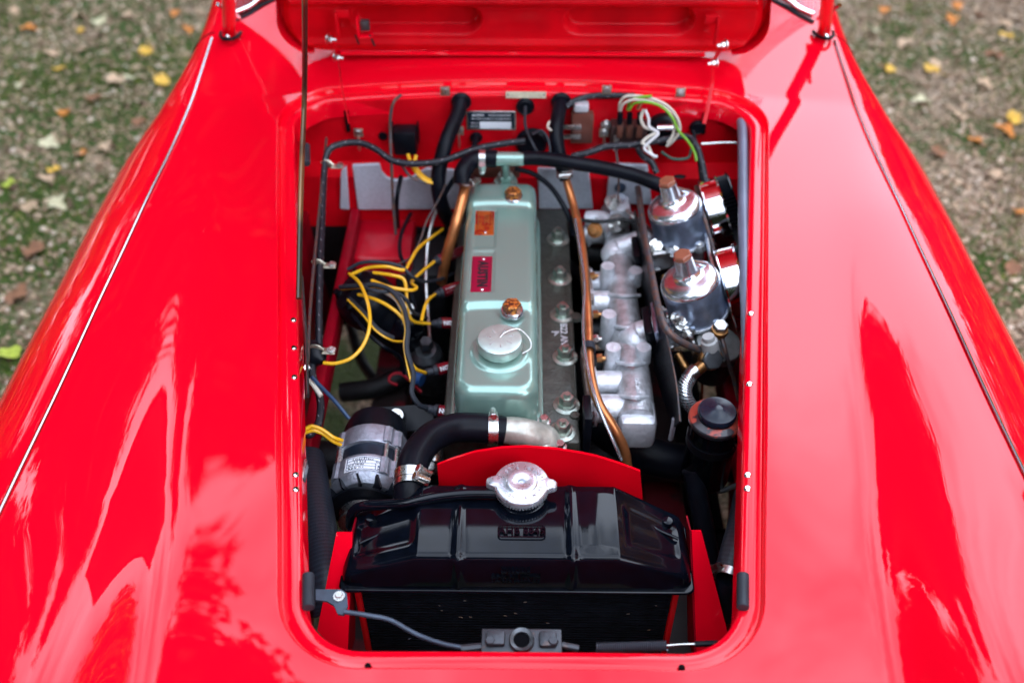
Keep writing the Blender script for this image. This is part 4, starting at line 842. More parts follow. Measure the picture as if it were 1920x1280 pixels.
# ------------------------------------------------------------------ radiator
rad = thing('radiator', (-.005, .73, .35), 'gloss black radiator top tank with a bright pressure cap, over a dark finned core', 'radiator')
XL, XRt, XA, XB = -.226, .216, -.128, .122
def tz(x):       # height of the tank's top
    if x < XA: t = (XA - x) / (XA - XL)
    elif x > XB: t = (x - XB) / (XRt - XB)
    else: return .700
    return .700 - .040 * t
xs = sorted(set([XL, XL + .003, XL + .008, XA - .004, XA, XA + .004, XB - .004, XB, XB + .004, XRt - .008, XRt - .003, XRt] + list(np.linspace(XL + .012, XRt - .012, 160))))
def ribh(x):
    return sum(.0035 * math.exp(-((x - c) / .0055) ** 2) for c in (-.078, .064))
def tank_pt(x, k):   # profile k 0..1 from front seam over the top to the back seam
    e = min(1, min(x - XL, XRt - x) / .010); e = math.sin(e * math.pi / 2) if e < 1 else 1
    T = .642 + (tz(x) - .642) * (.35 + .65 * e); yf = .700 + .004 * (1 - e); yb = .823 - .004 * (1 - e) - .022 * ((.700 - tz(x)) / .04); r = .010
    pts = [(yf, .640, 0), (yf + .002, T - .030, 1)]
    for a in range(0, 91, 15): pts.append((yf + .005 + .010 * (1 - math.cos(R(a))), T - .010 + .010 * math.sin(R(a)), 1))
    ny = 24
    for i in range(1, ny): 
        y = yf + .016 + (yb - .012 - yf - .016) * i / ny; rec = 0
        # shallow pressed panels at both sloping ends
        for (x0, x1) in ((XL + .016, XA - .008), (XB + .012, XRt - .016)):
            dx = min(x - x0, x1 - x); dy = min(y - (yf + .03), yb - .03 - y); rec -= .0028 * sig(dx / .0016) * sig(dy / .0016)
        rec += .0045 * math.exp(-((x - .092) / .022) ** 2) * 1.0
        pts.append((y, T + rec + .003 * math.sin(math.pi * i / ny), 1))
    for a in range(90, -1, -15): pts.append((yb - .010 + .010 * math.cos(R(a)), T - .010 + .010 * math.sin(R(a)), 1))
    pts.append((yb, .640, 0)); return pts
mb = MB(); vs = []; K = 0
for x in xs:
    pr = tank_pt(x, 0); K = len(pr)
    for j, (y, z, w_) in enumerate(pr): 
        rb = ribh(x) if w_ else ribh(x) * .6
        vs.append((x, y - (rb if j < 5 else 0), z + (rb if 4 <= j < K - 4 else 0)))
fs = [(i * K + j, i * K + j + 1, (i + 1) * K + j + 1, (i + 1) * K + j) for i in range(len(xs) - 1) for j in range(K - 1)]
fs += [tuple(range(K))[::-1], tuple((len(xs) - 1) * K + j for j in range(K))]
mb.add(vs, fs); mb.build('top_tank', BLACKGL, rad, auto=55)
mb = MB(); mb.prism(rrect(XRt - XL + .008, .108, .010), .005, off=((XL + XRt) / 2, .7495, .6365)); mb.build('seam_flange', BLACKGL, rad, bevel=.0022)
MB().box((-.005, .7605, .49), (.40, .10, .296)).build('core', CORE, rad)
mb = MB()
for k in range(46): mb.box((-.005, .7098, .632 - k * .0062), (.398, .0025, .0012))
o = mb.build('core_fins', CORE, rad); o['kind'] = 'stuff'
for s in (-1, 1): MB().box((-.005 + s * .204, .760, .49), (.008, .11, .29), bev=.002).build('side_channel', REDIN, rad)
def tank_xyz(u, v): return X(u, v, .7045)
# embossed number and frame
c = X(978, 996, .7045)
t = text('AHB 8845', .0145, c, (1, 0, 0), (0, 1, 0), 'embossed_number', BLACKGL, rad, depth=.0035, bold=.0004, sx=.95)
hw, hl = .029, .0085
MB().tube([c + Vector((x, y, .0008)) for x, y in rrect(2 * hw, 2 * hl, .004, 3)] + [c + Vector((hw, hl - .004, .0008))], .0011, 6, sm=False).build('embossed_frame', BLACKGL, rad)
for i, s in enumerate(('WARNING', 'COOLING SYSTEM', 'UNDER PRESSURE')):
    text(s, .0075, (-.006, .7003 + .0004 * i - .0002, .678 - i * .0105), (1, 0, 0), (0, 0, 1), 'embossed_text', BLACKGL, rad, depth=.0022, bold=.0002)
# end embosses (bright bent lines) and dimples
for s, (u1, v1, u2, v2, u3, v3) in ((-1, (728, 975, 722, 995, 675, 1018)), (1, (1218, 950, 1224, 985, 1272, 1010))):
    z = .676; MB().tube([X(u1, v1, z), X(u2, v2, z + .001), X(u3, v3, z - .003)], .0022, 8).build('pressed_rib', BLACKGL, rad)
for u, v, z in ((695, 972, .676), (1252, 978, .674)): MB().lathe(X(u, v, z), (0, 0, 1), [(.008, -.002), (.006, .003), (0, .004)], 18).build('pressed_dimple', BLACKGL, rad)
nk = X(978, 930, .704); nk = Vector((nk.x, .800, .704)); nk.x = X(978, 905, .725).x
capc = X(978, 903, .727)
MB().lathe((capc.x, capc.y, .700), (0, 0, 1), [(.034, -.002), (.033, .003), (.026, .006), (.025, .018), (.027, .020)], 32).build('filler_neck', BLACKGL, rad)
CAPM = mat('bright_tin', (.66, .69, .75), .28, .8, noise=.1, nscale=60, bump=.15, bscale=200)
out = []
for i in range(120):
    a = 2 * math.pi * i / 120; r_ = .0355
    ear = math.exp(-((abs(math.cos(a)) - 1) / .020) ** 2); r_ += .0100 * ear
    if abs(math.sin(a)) > .5: r_ += 0
    out.append((r_ * math.cos(a + R(-3)), r_ * math.sin(a + R(-3))))
mb = MB(); o3 = Vector((capc.x, capc.y, .718)); prof = [(1.0, 0), (1.0, .0065), (.965, .0085), (.90, .0092), (.60, .0092), (.56, .0105), (.50, .0118), (.30, .0108), (.14, .0095), (.11, .0060), (.0, .0055)]
vs = []
for f_, z in prof: vs += [o3 + Vector((x * f_ if f_ > .9 else math.cos(2 * math.pi * i / 120 - R(3)) * .0355 * f_, y * f_ if f_ > .9 else math.sin(2 * math.pi * i / 120 - R(3)) * .0355 * f_, z)) for i, (x, y) in enumerate(out)]
mb.add(vs, [(j * 120 + i, j * 120 + (i + 1) % 120, (j + 1) * 120 + (i + 1) % 120, (j + 1) * 120 + i) for j in range(len(prof) - 1) for i in range(120)]); pcx = mb.build('pressure_cap', CAPM, rad, auto=50)
mb = MB()
for k in range(26):
    a = math.pi + math.pi * (k + .5) / 26; mb.box(o3 + Vector((math.cos(a) * .0335, math.sin(a) * .0335, -.002)), (.003, .003, .006), basis((math.cos(a), math.sin(a), 0), (-math.sin(a), math.cos(a), 0)), bev=.0006)
q = mb.build('crimp_teeth', CAPM, rad)
s_ = 'CAUTION  REMOVE SLOWLY  7 LB  '
for k, ch in enumerate(s_):
    if ch == ' ': continue
    a = math.pi * 1.5 - 2 * math.pi * (k - 8) / len(s_) * -1; d = Vector((math.cos(a), math.sin(a), 0))
    q = text(ch, .0062, o3 + d * .0265 + Vector((0, 0, .0093)), Vector((-d.y, d.x, 0)), -d, 'stamped_letter', CAPM, None, depth=.0010, bold=.0002); q.parent = pcx; q.location = q.location - rad.location - pcx.location
mhose('overflow_tube', [(950, 926, .712), (915, 925, .712), (865, 926, .711), (815, 932, .708), (765, 942, .703), (715, 946, .695), (678, 949, .686), (660, 962, .668), (657, 985, .64)], .0068, BLACKGL, 'thin gloss black overflow tube lying along the top of the radiator', 'tube')
# red fan shroud
sd_ = [(820, 868), (845, 858), (890, 844), (940, 836), (985, 834), (1040, 838), (1090, 846), (1118, 852), (1160, 865), (1200, 880), (1205, 930)]
mb = MB(); topp = []
for i, (u, v) in enumerate(sd_):
    y = .862 if u < 1088 else (.862 - (u - 1088) * .00028 if u <= 1118 else .8536 + (u - 1118) * .00004); topp.append(Y(u, v, y))
vs = []
for p in topp: vs += [p, Vector((p.x, p.y, .62)), p + Vector((0, -.0035, 0)), Vector((p.x, p.y - .0035, .62))]
fs = []
for i in range(len(topp) - 1): a = 4 * i; fs += [(a, a + 1, a + 5, a + 4), (a + 2, a + 6, a + 7, a + 3), (a, a + 4, a + 6, a + 2), (a + 1, a + 3, a + 7, a + 5)]
fs += [(0, 2, 3, 1), (4 * len(topp) - 4, 4 * len(topp) - 3, 4 * len(topp) - 1, 4 * len(topp) - 2)]
mb.add(vs, fs, flat=True); tag(mb.build('fan_shroud', REDFLAT), 'curved red sheet metal fan shroud standing behind the radiator', 'fan shroud')
# ------------------------------------------------------------------ black canister on the right
cn = thing('brake_reservoir', X(1347, 830, .6), 'black cylindrical canister with a domed cap, clamped at the right edge of the bay', 'canister')
c = X(1347, 762, .735); base = Vector((c.x, c.y, 0))
MB().lathe((c.x, c.y, .728), (0, 0, 1), [(.024, -.012), (.0265, -.009), (.0268, -.003), (.0250, 0), (.012, .0015), (.008, .0035), (.004, .0045), (0, .0045)], 40).build('cap', mat('blue_black_cap', (.006, .011, .022), .22, spec=.35, noise=.2, nscale=80), cn)
MB().lathe((c.x, c.y, .717), (0, 0, 1), [(.026, 0), (.036, -.003), (.0375, -.005), (.0375, -.010), (.036, -.012)], 40).build('worn_rim', mat('worn_red_black', (.35, .05, .03), .35, .3, .4, nscale=40, col2=(.02, .02, .025), wear=(.5, .56)), cn)
MB().lathe((c.x, c.y, .705), (0, 0, -1), [(.036, 0), (.0345, .006), (.0345, .115), (.032, .120), (0, .120)], 36).build('canister', BLACKGL, cn)
mb = MB(); mb.lathe((c.x, c.y, .662), (0, 0, 1), [(.0345, 0), (.0358, 0), (.0358, .014), (.0345, .014)], 36); mb.build('strap', BLACKPL, cn)
a, b = X(1348, 840, .675), X(1402, 831, .675)
mb = MB(); mb.tube([a, b], .0026, 8, sm=False); mb.lathe(a, a - b, [(.0026, 0), (.0062, .001), (.0055, .004), (0, .005)], 14); mb.hexn(a + (b - a) * .35, b - a, .0065, .005); mb.build('strap_bolt', STEEL, cn)
mb = MB(); mb.tube([X(1345, 905, .60), X(1350, 920, .58), X(1390, 905, .60)], .004, 8); mb.build('bracket_wire', DARKSTEEL, cn)
mhose('steering_column_tube', [(1298, 880, .62), (1310, 940, .58), (1322, 1000, .54), (1332, 1060, .50)], .015, BLACKPL, 'dark tube slanting down between the radiator and the right wing', 'tube')
# ribbed ducts, buffers, edge strip
mhose('air_duct', [(574, 860, .60), (585, 930, .60), (598, 1010, .60), (612, 1090, .60), (622, 1150, .58)], .027, RIBH, 'wide dark ribbed air duct along the left side of the radiator', 'air duct', 'ribbed air ducts', seg=26)
mhose('air_duct', [(1402, 930, .62), (1392, 985, .63), (1380, 1030, .63), (1368, 1075, .62)], .020, RIBH, 'dark ribbed hose at the right side of the radiator ending in a clamp', 'air duct', 'ribbed air ducts', seg=26)
clampring(X(1370, 1082, .625), X(1360, 1100, .62) - X(1375, 1060, .625), .0195, label='bright hose clamp on the ribbed hose at the lower right corner', side=(-1, .2, .5))
mhose('duct_elbow', [(1368, 1085, .62), (1362, 1110, .60), (1372, 1150, .56)], .017, RUBBER, 'black rubber elbow under the lower right hose clamp', 'hose')
def buffer_(u, v, w_, h_, lab, zz):
    a, b = P(u, v - h_ / 2, zz), P(u, v + h_ / 2, zz); tag(MB().tube([a, a + (b - a) * .05, a + (b - a) * .95, b], w_, 16, sm=False).build('rubber_buffer', RUBBERG, None, bevel=.001), lab, 'rubber buffer', 'rubber buffers on the lip')
buffer_(578, 1108, .0072, 62, 'grey rubber roll on the left lip near the front corner', .748)
buffer_(1393, 1108, .0072, 62, 'grey rubber roll on the right lip near the front corner', .748)
buffer_(575, 290, .0062, 34, 'small grey rubber stop on the left lip near the bulkhead', .795)
es = []
for (u, v) in ((1388, 205), (1392, 250), (1393, 330), (1394, 420), (1396, 500), (1399, 580), (1402, 650), (1404, 710), (1404, 755)):
    es.append(P(u, v, .79 - (v - 205) * .00009))
tag(MB().tube(es, .0108, 14, flatx=.8).build('edge_strip', STRIPR), 'long grey rubber sealing strip along the right edge of the opening', 'sealing strip')
mhose('torn_flap', [(1404, 752, .735), (1408, 765, .738), (1404, 775, .745)], .005, BLACKPL, 'curled black end of rubber at the foot of the grey sealing strip', 'rubber flap')
for (u, v, s_) in ((570, 890, -1), (1406, 890, 1)):
    p = P(u, v, .735); tag(MB().box(p, (.004, .040, .016), bev=.001).build('catch_plate', STEEL if s_ < 0 else RUBBERG), 'small metal catch plate under the two screws on the %s lip' % ('left' if s_ < 0 else 'right'), 'catch plate')
# ------------------------------------------------------------------ bonnet catch mechanism at the front
bl = thing('catch_lever', P(625, 1120, .70), 'dark blue grey bell crank lever with a nut at the lower left corner', 'lever')
pts = [(592, 1104), (640, 1104), (650, 1112), (652, 1135), (645, 1152), (633, 1150), (626, 1134), (612, 1126), (592, 1124)]
z = .70; w3 = [P(u, v, z) for u, v in pts]; n_ = len(w3)
LEV = mat('blue_grey_steel', (.05, .07, .10), .4, .3, noise=.2, nscale=60)
MB().add(w3 + [p - Vector((0, 0, .003)) for p in w3], [list(range(n_)), list(range(n_, 2 * n_))[::-1]] + [(i, (i + 1) % n_, n_ + (i + 1) % n_, n_ + i) for i in range(n_)], flat=True).build('plate', LEV, bl)
mb = MB(); q = P(636, 1118, .70); mb.lathe(q, (0, 0, 1), [(.0075, 0), (.007, .0018), (0, .0018)], 18); mb.hexn(q, (0, 0, 1), .005, .0055); mb.build('nut', STEEL, bl)
mhose('catch_rod', [(645, 1146, .702), (690, 1153, .70), (732, 1162, .695), (780, 1188, .69), (830, 1206, .69), (880, 1216, .69)], .0030, LEV, 'thin bent rod from the left lever to the catch at the front lip', 'rod')
lk2 = thing('bonnet_catch', P(978, 1200, .69), 'grey steel bonnet catch block with a round hole behind the front lip', 'bonnet catch')
CAT = mat('worn_grey_steel', (.06, .065, .075), .45, .6, nscale=60, col2=(.16, .10, .08), wear=(.62, .72), bump=.3)
c = P(978, 1203, .695)
mb = MB(); bx0 = c; mb.box(bx0, (.092, .030, .008), bev=.0015); mb.box(bx0 + Vector((-.030, 0, .006)), (.022, .018, .010), bev=.003); mb.box(bx0 + Vector((.030, 0, .006)), (.020, .020, .008), bev=.003); mb.build('block', CAT, lk2)
mb = MB(); mb.lathe(bx0 + Vector((0, -.002, .0045)), (0, -.15, 1), [(.009, 0), (.0095, .006), (.0135, .008), (.0145, .006), (.0145, -.002)], 28); mb.build('catch_socket', DARKSTEEL, lk2)
MB().lathe(bx0 + Vector((0, -.002, .006)), (0, -.15, 1), [(.0092, .002), (0, .0018)], 24).build('hole', VOID, lk2)
for s in (-1, 1): MB().hexn(bx0 + Vector((s * .036, -.004, .006)), (0, 0, 1), .006, .006).build('bolt', CAT, lk2)
MB().tube([P(865, 1216, .69), P(905, 1212, .692)], .005, 8, sm=False).build('rod_end', CAT, lk2); MB().tube([P(1050, 1208, .692), P(1085, 1215, .69)], .004, 8, sm=False).build('rod_end', CAT, lk2)
sp = thing('catch_spring', P(1185, 1212, .69), 'long dark coil spring lying behind the front lip on the right', 'spring')
a, b = P(1118, 1214, .69), P(1250, 1210, .69); d = b - a; u_, w_ = frame(d)
helix = [a + d * (t / (2 * math.pi * 34)) + (u_ * math.cos(t) + w_ * math.sin(t)) * .0052 for t in np.linspace(0, 2 * math.pi * 34, 34 * 12)]
MB().tube(helix, .0012, 5, sm=False).build('coil', mat('spring_wire', (.07, .08, .10), .35, .6), sp)
MB().tube([b, P(1275, 1208, .692), P(1305, 1207, .692)], .0014, 6).build('hook', STEEL, sp); MB().tube([P(1303, 1207, .692), P(1345, 1205, .693)], .0035, 8, sm=False).build('sleeve', RUBBER, sp)
# bits of leaf and grit caught on the core
mbs = MB()
for i in range(16):
    u, v = random.uniform(740, 1240), random.uniform(1125, 1205); p = Y(u, v, .7035); s_ = random.uniform(.0010, .0030)
    mbs.prism([(-s_, 0), (0, -s_ * .4), (s_, 0), (0, s_ * .5)], .0006, M=basis((1, random.uniform(-1, 1) * .2, random.uniform(-1, 1)), (0, -.2, 1)), off=p)
tag(mbs.build('leaf_scraps', mat('dry_scraps', (.22, .14, .08), .6, nscale=90, col2=(.10, .12, .16), wear=(.4, .6))), 'tiny scraps of dry leaf and grit caught on the dark radiator fins', 'debris', kind='stuff')
# ------------------------------------------------------------------ bulkhead equipment
YB_ = 1.603
def B(u, v, dy=0.): return Y(u, v, YB_ - dy)
FR = Matrix(((1, 0, 0), (0, 0, -1), (0, 1, 0)))      # local x right, y up, z towards the camera
def bprism(poly, t, u, v, name, m, parent, dy=0., bev=.0006): return MB().prism(poly, t, M=FR, off=B(u, v, dy)).build(name, m, parent, bevel=bev)
for (u, v, r_, lab) in ((865, 190, .018, 'black rubber grommet round the left heater hose'), (985, 199, .0165, 'black rubber grommet in the middle of the bulkhead'), (1052, 190, .018, 'black rubber grommet round the right heater hose'), (893, 257, .0115, 'small black grommet under the data plate'), (1307, 238, .014, 'black grommet at the right end of the bulkhead'), (997, 266, .030, 'large black round blank low in the middle of the bulkhead'), (1272, 345, .022, 'black rubber boot on the step behind the rear carburettor')):
    dy = 0. if v < 300 else .03
    tag(MB().lathe(B(u, v, dy), (0, -1, 0), [(r_, 0), (r_, .004), (r_ * .8, .008), (r_ * .7, .006), (0, .006)], 26).build('grommet', RUBBER), lab, 'grommet', 'grommets in the bulkhead')
tag(MB().lathe(B(718, 255), (0, -1, 0), [(.0085, 0), (.008, .002), (0, .0024)], 20).build('blanking_plug', BLACKPL), 'small black round plug in the bulkhead left of the relay', 'plug')
ry = thing('relay', B(760, 262), 'black box shaped relay on the left of the bulkhead with yellow wires below', 'relay')
MB().box(B(760, 262, .018), (.044, .034, .050), bev=.006).build('case', BLACKPL, ry)
for s in (-1, 1): MB().box(B(760 + s * 24, 248, .010), (.003, .018, .036), bev=.001).build('side_cheek', BLACKPL, ry)
for pts, lab, m, r_ in (([(765, 290, .745), (772, 310, .735), (785, 328, .725), (800, 340, .718), (812, 343, .716)], 'yellow wire under the relay, the left one of the pair', YEL, .0034), ([(780, 292, .745), (778, 308, .737), (788, 325, .726), (802, 336, .719), (812, 340, .717)], 'yellow wire under the relay, the right one of the pair', YEL, .0034), ([(748, 298, .745), (760, 320, .73), (775, 335, .72), (800, 344, .715)], 'brown wire beside the yellow pair under the relay', RUSTPIPE, .0026)):
    mhose('relay_wire', pts, r_, m, lab, 'wire', 'wires under the relay', seg=8)
dpt = thing('data_plate', B(921, 226), 'small black and silver car data plate riveted to the bulkhead', 'data plate')
pw, ph_ = .0905, .0385
bprism(rrect(pw, ph_, .002, 2), .0010, 921, 226, 'plate', STEEL, dpt)
bprism(rrect(pw - .005, ph_ - .005, .001, 2), .0004, 921, 226, 'printed_field', PLATEBLK, dpt, dy=.0013)
bprism(rrect(.058, .0145, .001, 2), .0004, 929, 235, 'blank_field', PLATE, dpt, dy=.0020)
text('AUSTIN', .0062, B(896, 216.5, .0020), (1, 0, 0), (0, 0, 1), 'printed_text', PLATE, dpt, depth=.0003, bold=.0001); text('MADE IN ENGLAND', .0046, B(937, 216.5, .0020), (1, 0, 0), (0, 0, 1), 'printed_text', PLATE, dpt, depth=.0003)
text('THE AUSTIN MOTOR CO. LTD. BIRMINGHAM', .0036, B(921, 223, .0020), (1, 0, 0), (0, 0, 1), 'printed_text', PLATE, dpt, depth=.0003)
text('CAR No', .0040, B(889, 231, .0020), (1, 0, 0), (0, 0, 1), 'printed_text', PLATE, dpt, depth=.0003); text('ENG No', .0040, B(889, 237, .0020), (1, 0, 0), (0, 0, 1), 'printed_text', PLATE, dpt, depth=.0003)
cl = thing('cream_tag', B(986, 178), 'narrow cream label strip at the top middle of the bulkhead', 'label')
MB().box(B(986, 178, .001), (.072, .0015, .0125)).build('strip', CREAM, cl)
for s in (-1, 1): MB().lathe(B(986 + s * 34, 178, .0018), (0, -1, 0), [(.0016, 0), (0, .0008)], 10).build('rivet', DARKSTEEL, cl)
# silver insulation pads (on the footwell panel)
def pad(pts, lab, yy=1.560):
    w = [Y(u, v, yy) for u, v in pts]; n = len(w)
    o = MB().add(w + [p + Vector((0, -.007, 0)) for p in w], [list(range(n)), list(range(n, 2 * n))[::-1]] + [(i, (i + 1) % n, n + (i + 1) % n, n + i) for i in range(n)], flat=True).build('insulation_pad', PADS, None, bevel=.002)
    tag(o, lab, 'insulation pad', 'silver insulation pads on the bulkhead')
pad([(661, 306), (712, 304), (716, 318), (726, 330), (742, 334), (770, 330), (800, 312), (850, 315), (880, 340), (880, 388), (672, 390)], 'large silver insulation pad behind the relay wires on the left')
pad([(640, 318), (650, 308), (656, 390), (638, 388)], 'narrow reddish silver pad sliver at the left end')
pad([(1008, 312), (1104, 316), (1112, 388), (1010, 388)], 'silver insulation pad under the long breather hose')
pad([(1143, 304), (1214, 306), (1222, 380), (1136, 378)], 'silver insulation pad with a dark plug, behind the rear carburettor')
tag(MB().lathe(Y(1163, 352, 1.552), (0, -1, 0), [(.011, 0), (.010, .003), (.005, .004), (0, .004)], 20).build('blanking_plug', mat('blue_black_plug', (.02, .04, .07), .4)), 'blue black round plug in the right silver pad', 'plug')
tag(MB().box(Y(925, 318, 1.575), (.10, .02, .045), bev=.004).build('gearbox_cover', BROWNPL), 'dull brown panel behind the breather tee', 'panel')
# solenoid / flasher unit, fuse box, washer unit
sn = thing('voltage_regulator', B(1091, 233), 'brown and silver flasher unit with two terminals on the bulkhead', 'flasher unit')
MB().box(B(1091, 238, .012), (.040, .020, .060), bev=.003).build('case', BROWNPL, sn); MB().box(B(1091, 238, .0225), (.034, .0016, .054), bev=.0005).build('cover', mat('brown_lacquer', (.15, .05, .035), .35, .2, .3), sn)
MB().box(B(1090, 200, .012), (.026, .018, .016), bev=.003).build('cap', ALU, sn)
for dv in (238, 256): MB().box(B(1072, dv, .028), (.034, .006, .008), bev=.001).build('terminal', STEEL, sn)
fx = thing('fuse_box', B(1180, 245), 'dark brown three-way terminal block with black boots and pale wires', 'fuse box')
MB().box(B(1178, 248, .014), (.066, .028, .040), bev=.002).build('base', mat('dark_brown_plastic', (.045, .02, .018), .45), fx)
for k, u in enumerate((1162, 1180, 1199)):
    MB().box(B(u, 243, .032), (.011, .010, .032), bev=.002).build('fuse', BROWNPL, fx)
    MB().tube([B(u, 232, .034), B(u + 1, 212, .034)], .0052, 10, sm=False).build('boot', RUBBER, fx)
mb = MB(); mb.hexn(B(1136, 234, .006), (0, -1, 0), .0062, .006); mb.lathe(B(1136, 234, .004), (0, -1, 0), [(.010, 0), (.009, .002), (0, .002)], 16); mb.build('screw', STEEL, fx)
MB().box(B(1155, 268, .03), (.009, .008, .03), bev=.001).build('spade_terminal', STEEL, fx)
wf = thing('control_switch', B(1245, 240), 'black round switch with a bright band at the right of the bulkhead', 'switch')
MB().lathe(B(1243, 238), (0, -1, 0), [(.030, 0), (.030, .012), (.024, .016), (.020, .034), (0, .036)], 30).build('body', BLACKPL, wf); MB().tube([B(1232, 240, .040), B(1262, 240, .040)], .006, 12, sm=False).build('band', CHROME, wf)
WZ = lambda pts: [tuple(p) for p in pts]
for pts, lab, m, r_ in (
    ([(1161, 208, 11.572), (1164, 190, 11.570), (1178, 180, 11.565), (1215, 183, 11.56), (1250, 198, 11.555), (1270, 222, 11.55), (1274, 245, 11.545), (1262, 264, 11.54), (1250, 274, 11.54)], 'outer cream wire in the big loop above the terminal block', WHITE, .0028),
    ([(1163, 208, 11.566), (1170, 194, 11.560), (1190, 187, 11.555), (1220, 191, 11.55), (1250, 206, 11.545), (1264, 230, 11.54), (1262, 252, 11.535), (1252, 268, 11.53)], 'inner cream wire in the big loop above the terminal block', WHITE, .0026),
    ([(1177, 206, 11.570), (1182, 190, 11.562), (1200, 183, 11.555), (1222, 180, 11.55)], 'bright green wire arching over the terminal block', WGREEN, .0028),
    ([(1180, 206, 11.562), (1190, 194, 11.556), (1215, 192, 11.545), (1240, 200, 11.54), (1260, 220, 11.535), (1272, 245, 11.53), (1290, 265, 11.525), (1302, 285, 11.52), (1306, 302, 11.51)], 'long green wire trailing down to the right', WGREEN, .0024),
    ([(1196, 204, 11.570), (1203, 193, 11.562), (1213, 186, 11.555)], 'short peach wire at the right boot', mat('peach_wire', (.62, .26, .14), .4), .0032),
    ([(1207, 205, 11.55), (1202, 222, 11.545), (1209, 238, 11.54), (1230, 247, 11.53), (1214, 258, 11.525), (1204, 268, 11.52), (1215, 274, 11.52), (1220, 286, 11.515), (1228, 296, 11.51)], 'crumpled white wire bunch hanging beside the terminal block', WHITE, .0030),
    ([(1210, 206, 11.545), (1216, 222, 11.54), (1218, 238, 11.535), (1234, 250, 11.525), (1220, 264, 11.52), (1208, 278, 11.515), (1222, 290, 11.51), (1232, 294, 11.51)], 'second white wire of the crumpled bunch', mat('pure_white_wire', (.72, .72, .72), .35), .0026)):
    mhose('wire', pts, r_, m, lab, 'wire', 'coloured wires at the right of the bulkhead', seg=8)
# loom
mhose('wiring_loom', [(598, 660, .66), (598, 590, .68), (600, 500, .70), (604, 400, .72), (608, 320, .745), (616, 283, .765), (640, 270, .77), (675, 268, .77), (705, 280, .765), (738, 302, .752), (785, 307, .75), (835, 300, .755), (890, 280, .765), (940, 270, .77), (985, 264, .775)], .0060, HARN, 'black braided wiring loom from the left wing along the bulkhead', 'wiring loom', 'wiring looms', seg=12)
mhose('wiring_loom', [(1072, 294, .752), (1110, 284, .76), (1135, 275, .765), (1190, 271, .767), (1245, 262, .77), (1285, 256, .77), (1305, 272, .765), (1316, 305, .745), (1324, 345, .72)], .0060, HARN, 'black braided wiring loom along the right half of the bulkhead', 'wiring loom', 'wiring looms', seg=12)
mhose('wiring_loom', [(1062, 200, .812), (1080, 188, .82), (1110, 180, .825), (1150, 179, .826), (1190, 180, .825)], .0055, HARN, 'thin black loom high on the bulkhead behind the flasher unit', 'wiring loom', 'wiring looms', seg=10)
mhose('wiring_loom', [(1195, 275, .765), (1205, 292, .75), (1222, 305, .74), (1232, 325, .725)], .0060, HARN, 'short branch of loom dropping behind the rear carburettor', 'wiring loom', 'wiring looms', seg=10)
mhose('wiring_loom', [(590, 655, .68), (585, 700, .67), (600, 745, .65), (598, 790, .64), (580, 815, .64), (572, 800, .65)], .0060, HARN, 'tangle of black loom by the left lip in front of the coil', 'wiring loom', 'wiring looms', seg=10)
for pts, lab, m, r_ in (([(584, 706, .70), (605, 728, .68), (628, 752, .66), (655, 785, .64)], 'thin dark blue cable by the left lip', mat('dark_blue_cable', (.015, .05, .12), .3), .0030), ([(580, 712, .69), (592, 728, .685), (602, 742, .68)], 'short white wire end by the left lip', WHITE, .0035),
    ([(572, 805, .67), (585, 799, .672), (605, 806, .668), (625, 820, .66), (642, 826, .65)], 'upper of two yellow and black wires leading to the alternator', YEL, .0030), ([(570, 812, .665), (588, 807, .668), (606, 814, .662), (624, 827, .654), (640, 834, .645)], 'lower of two yellow and black wires leading to the alternator', YEL, .0026),
    ([(1300, 245, .77), (1310, 300, .74), (1318, 360, .71), (1330, 420, .70)], 'dark cable beside the loom at the right of the bulkhead', RUBBER, .0035), ([(1315, 270, .775), (1350, 268, .775), (1382, 268, .775)], 'thin steel rod at the right end of the bulkhead', STEEL, .002),
    ([(1155, 280, .755), (1160, 330, .72), (1158, 380, .69)], 'thin dark wire in front of the right silver pad', RUSTPIPE, .0022), ([(1240, 285, .755), (1262, 298, .748), (1290, 296, .748), (1296, 280, .76)], 'thin green black wire loop behind the rear carburettor', mat('dark_green_wire', (.02, .06, .04), .4), .0026),
    ([(1034, 245, .80), (1027, 238, .803), (1030, 228, .807)], 'tiny white wire loop beside the right heater hose', WHITE, .002)):
    mhose('cable', pts, r_, m, lab, 'cable', seg=8)
# ignition coil boot
ic = thing('ignition_coil', P(590, 666, .68), 'dark ignition coil end against the left inner wing', 'ignition coil')
MB().lathe(P(603, 676, .682), P(586, 662, .68) - P(603, 676, .682), [(.004, -.2), (.006, 0), (.012, .2), (.018, .6), (.018, 1.4), (0, 1.4)], 20, rel=True).build('boot', BLACKPL, ic)
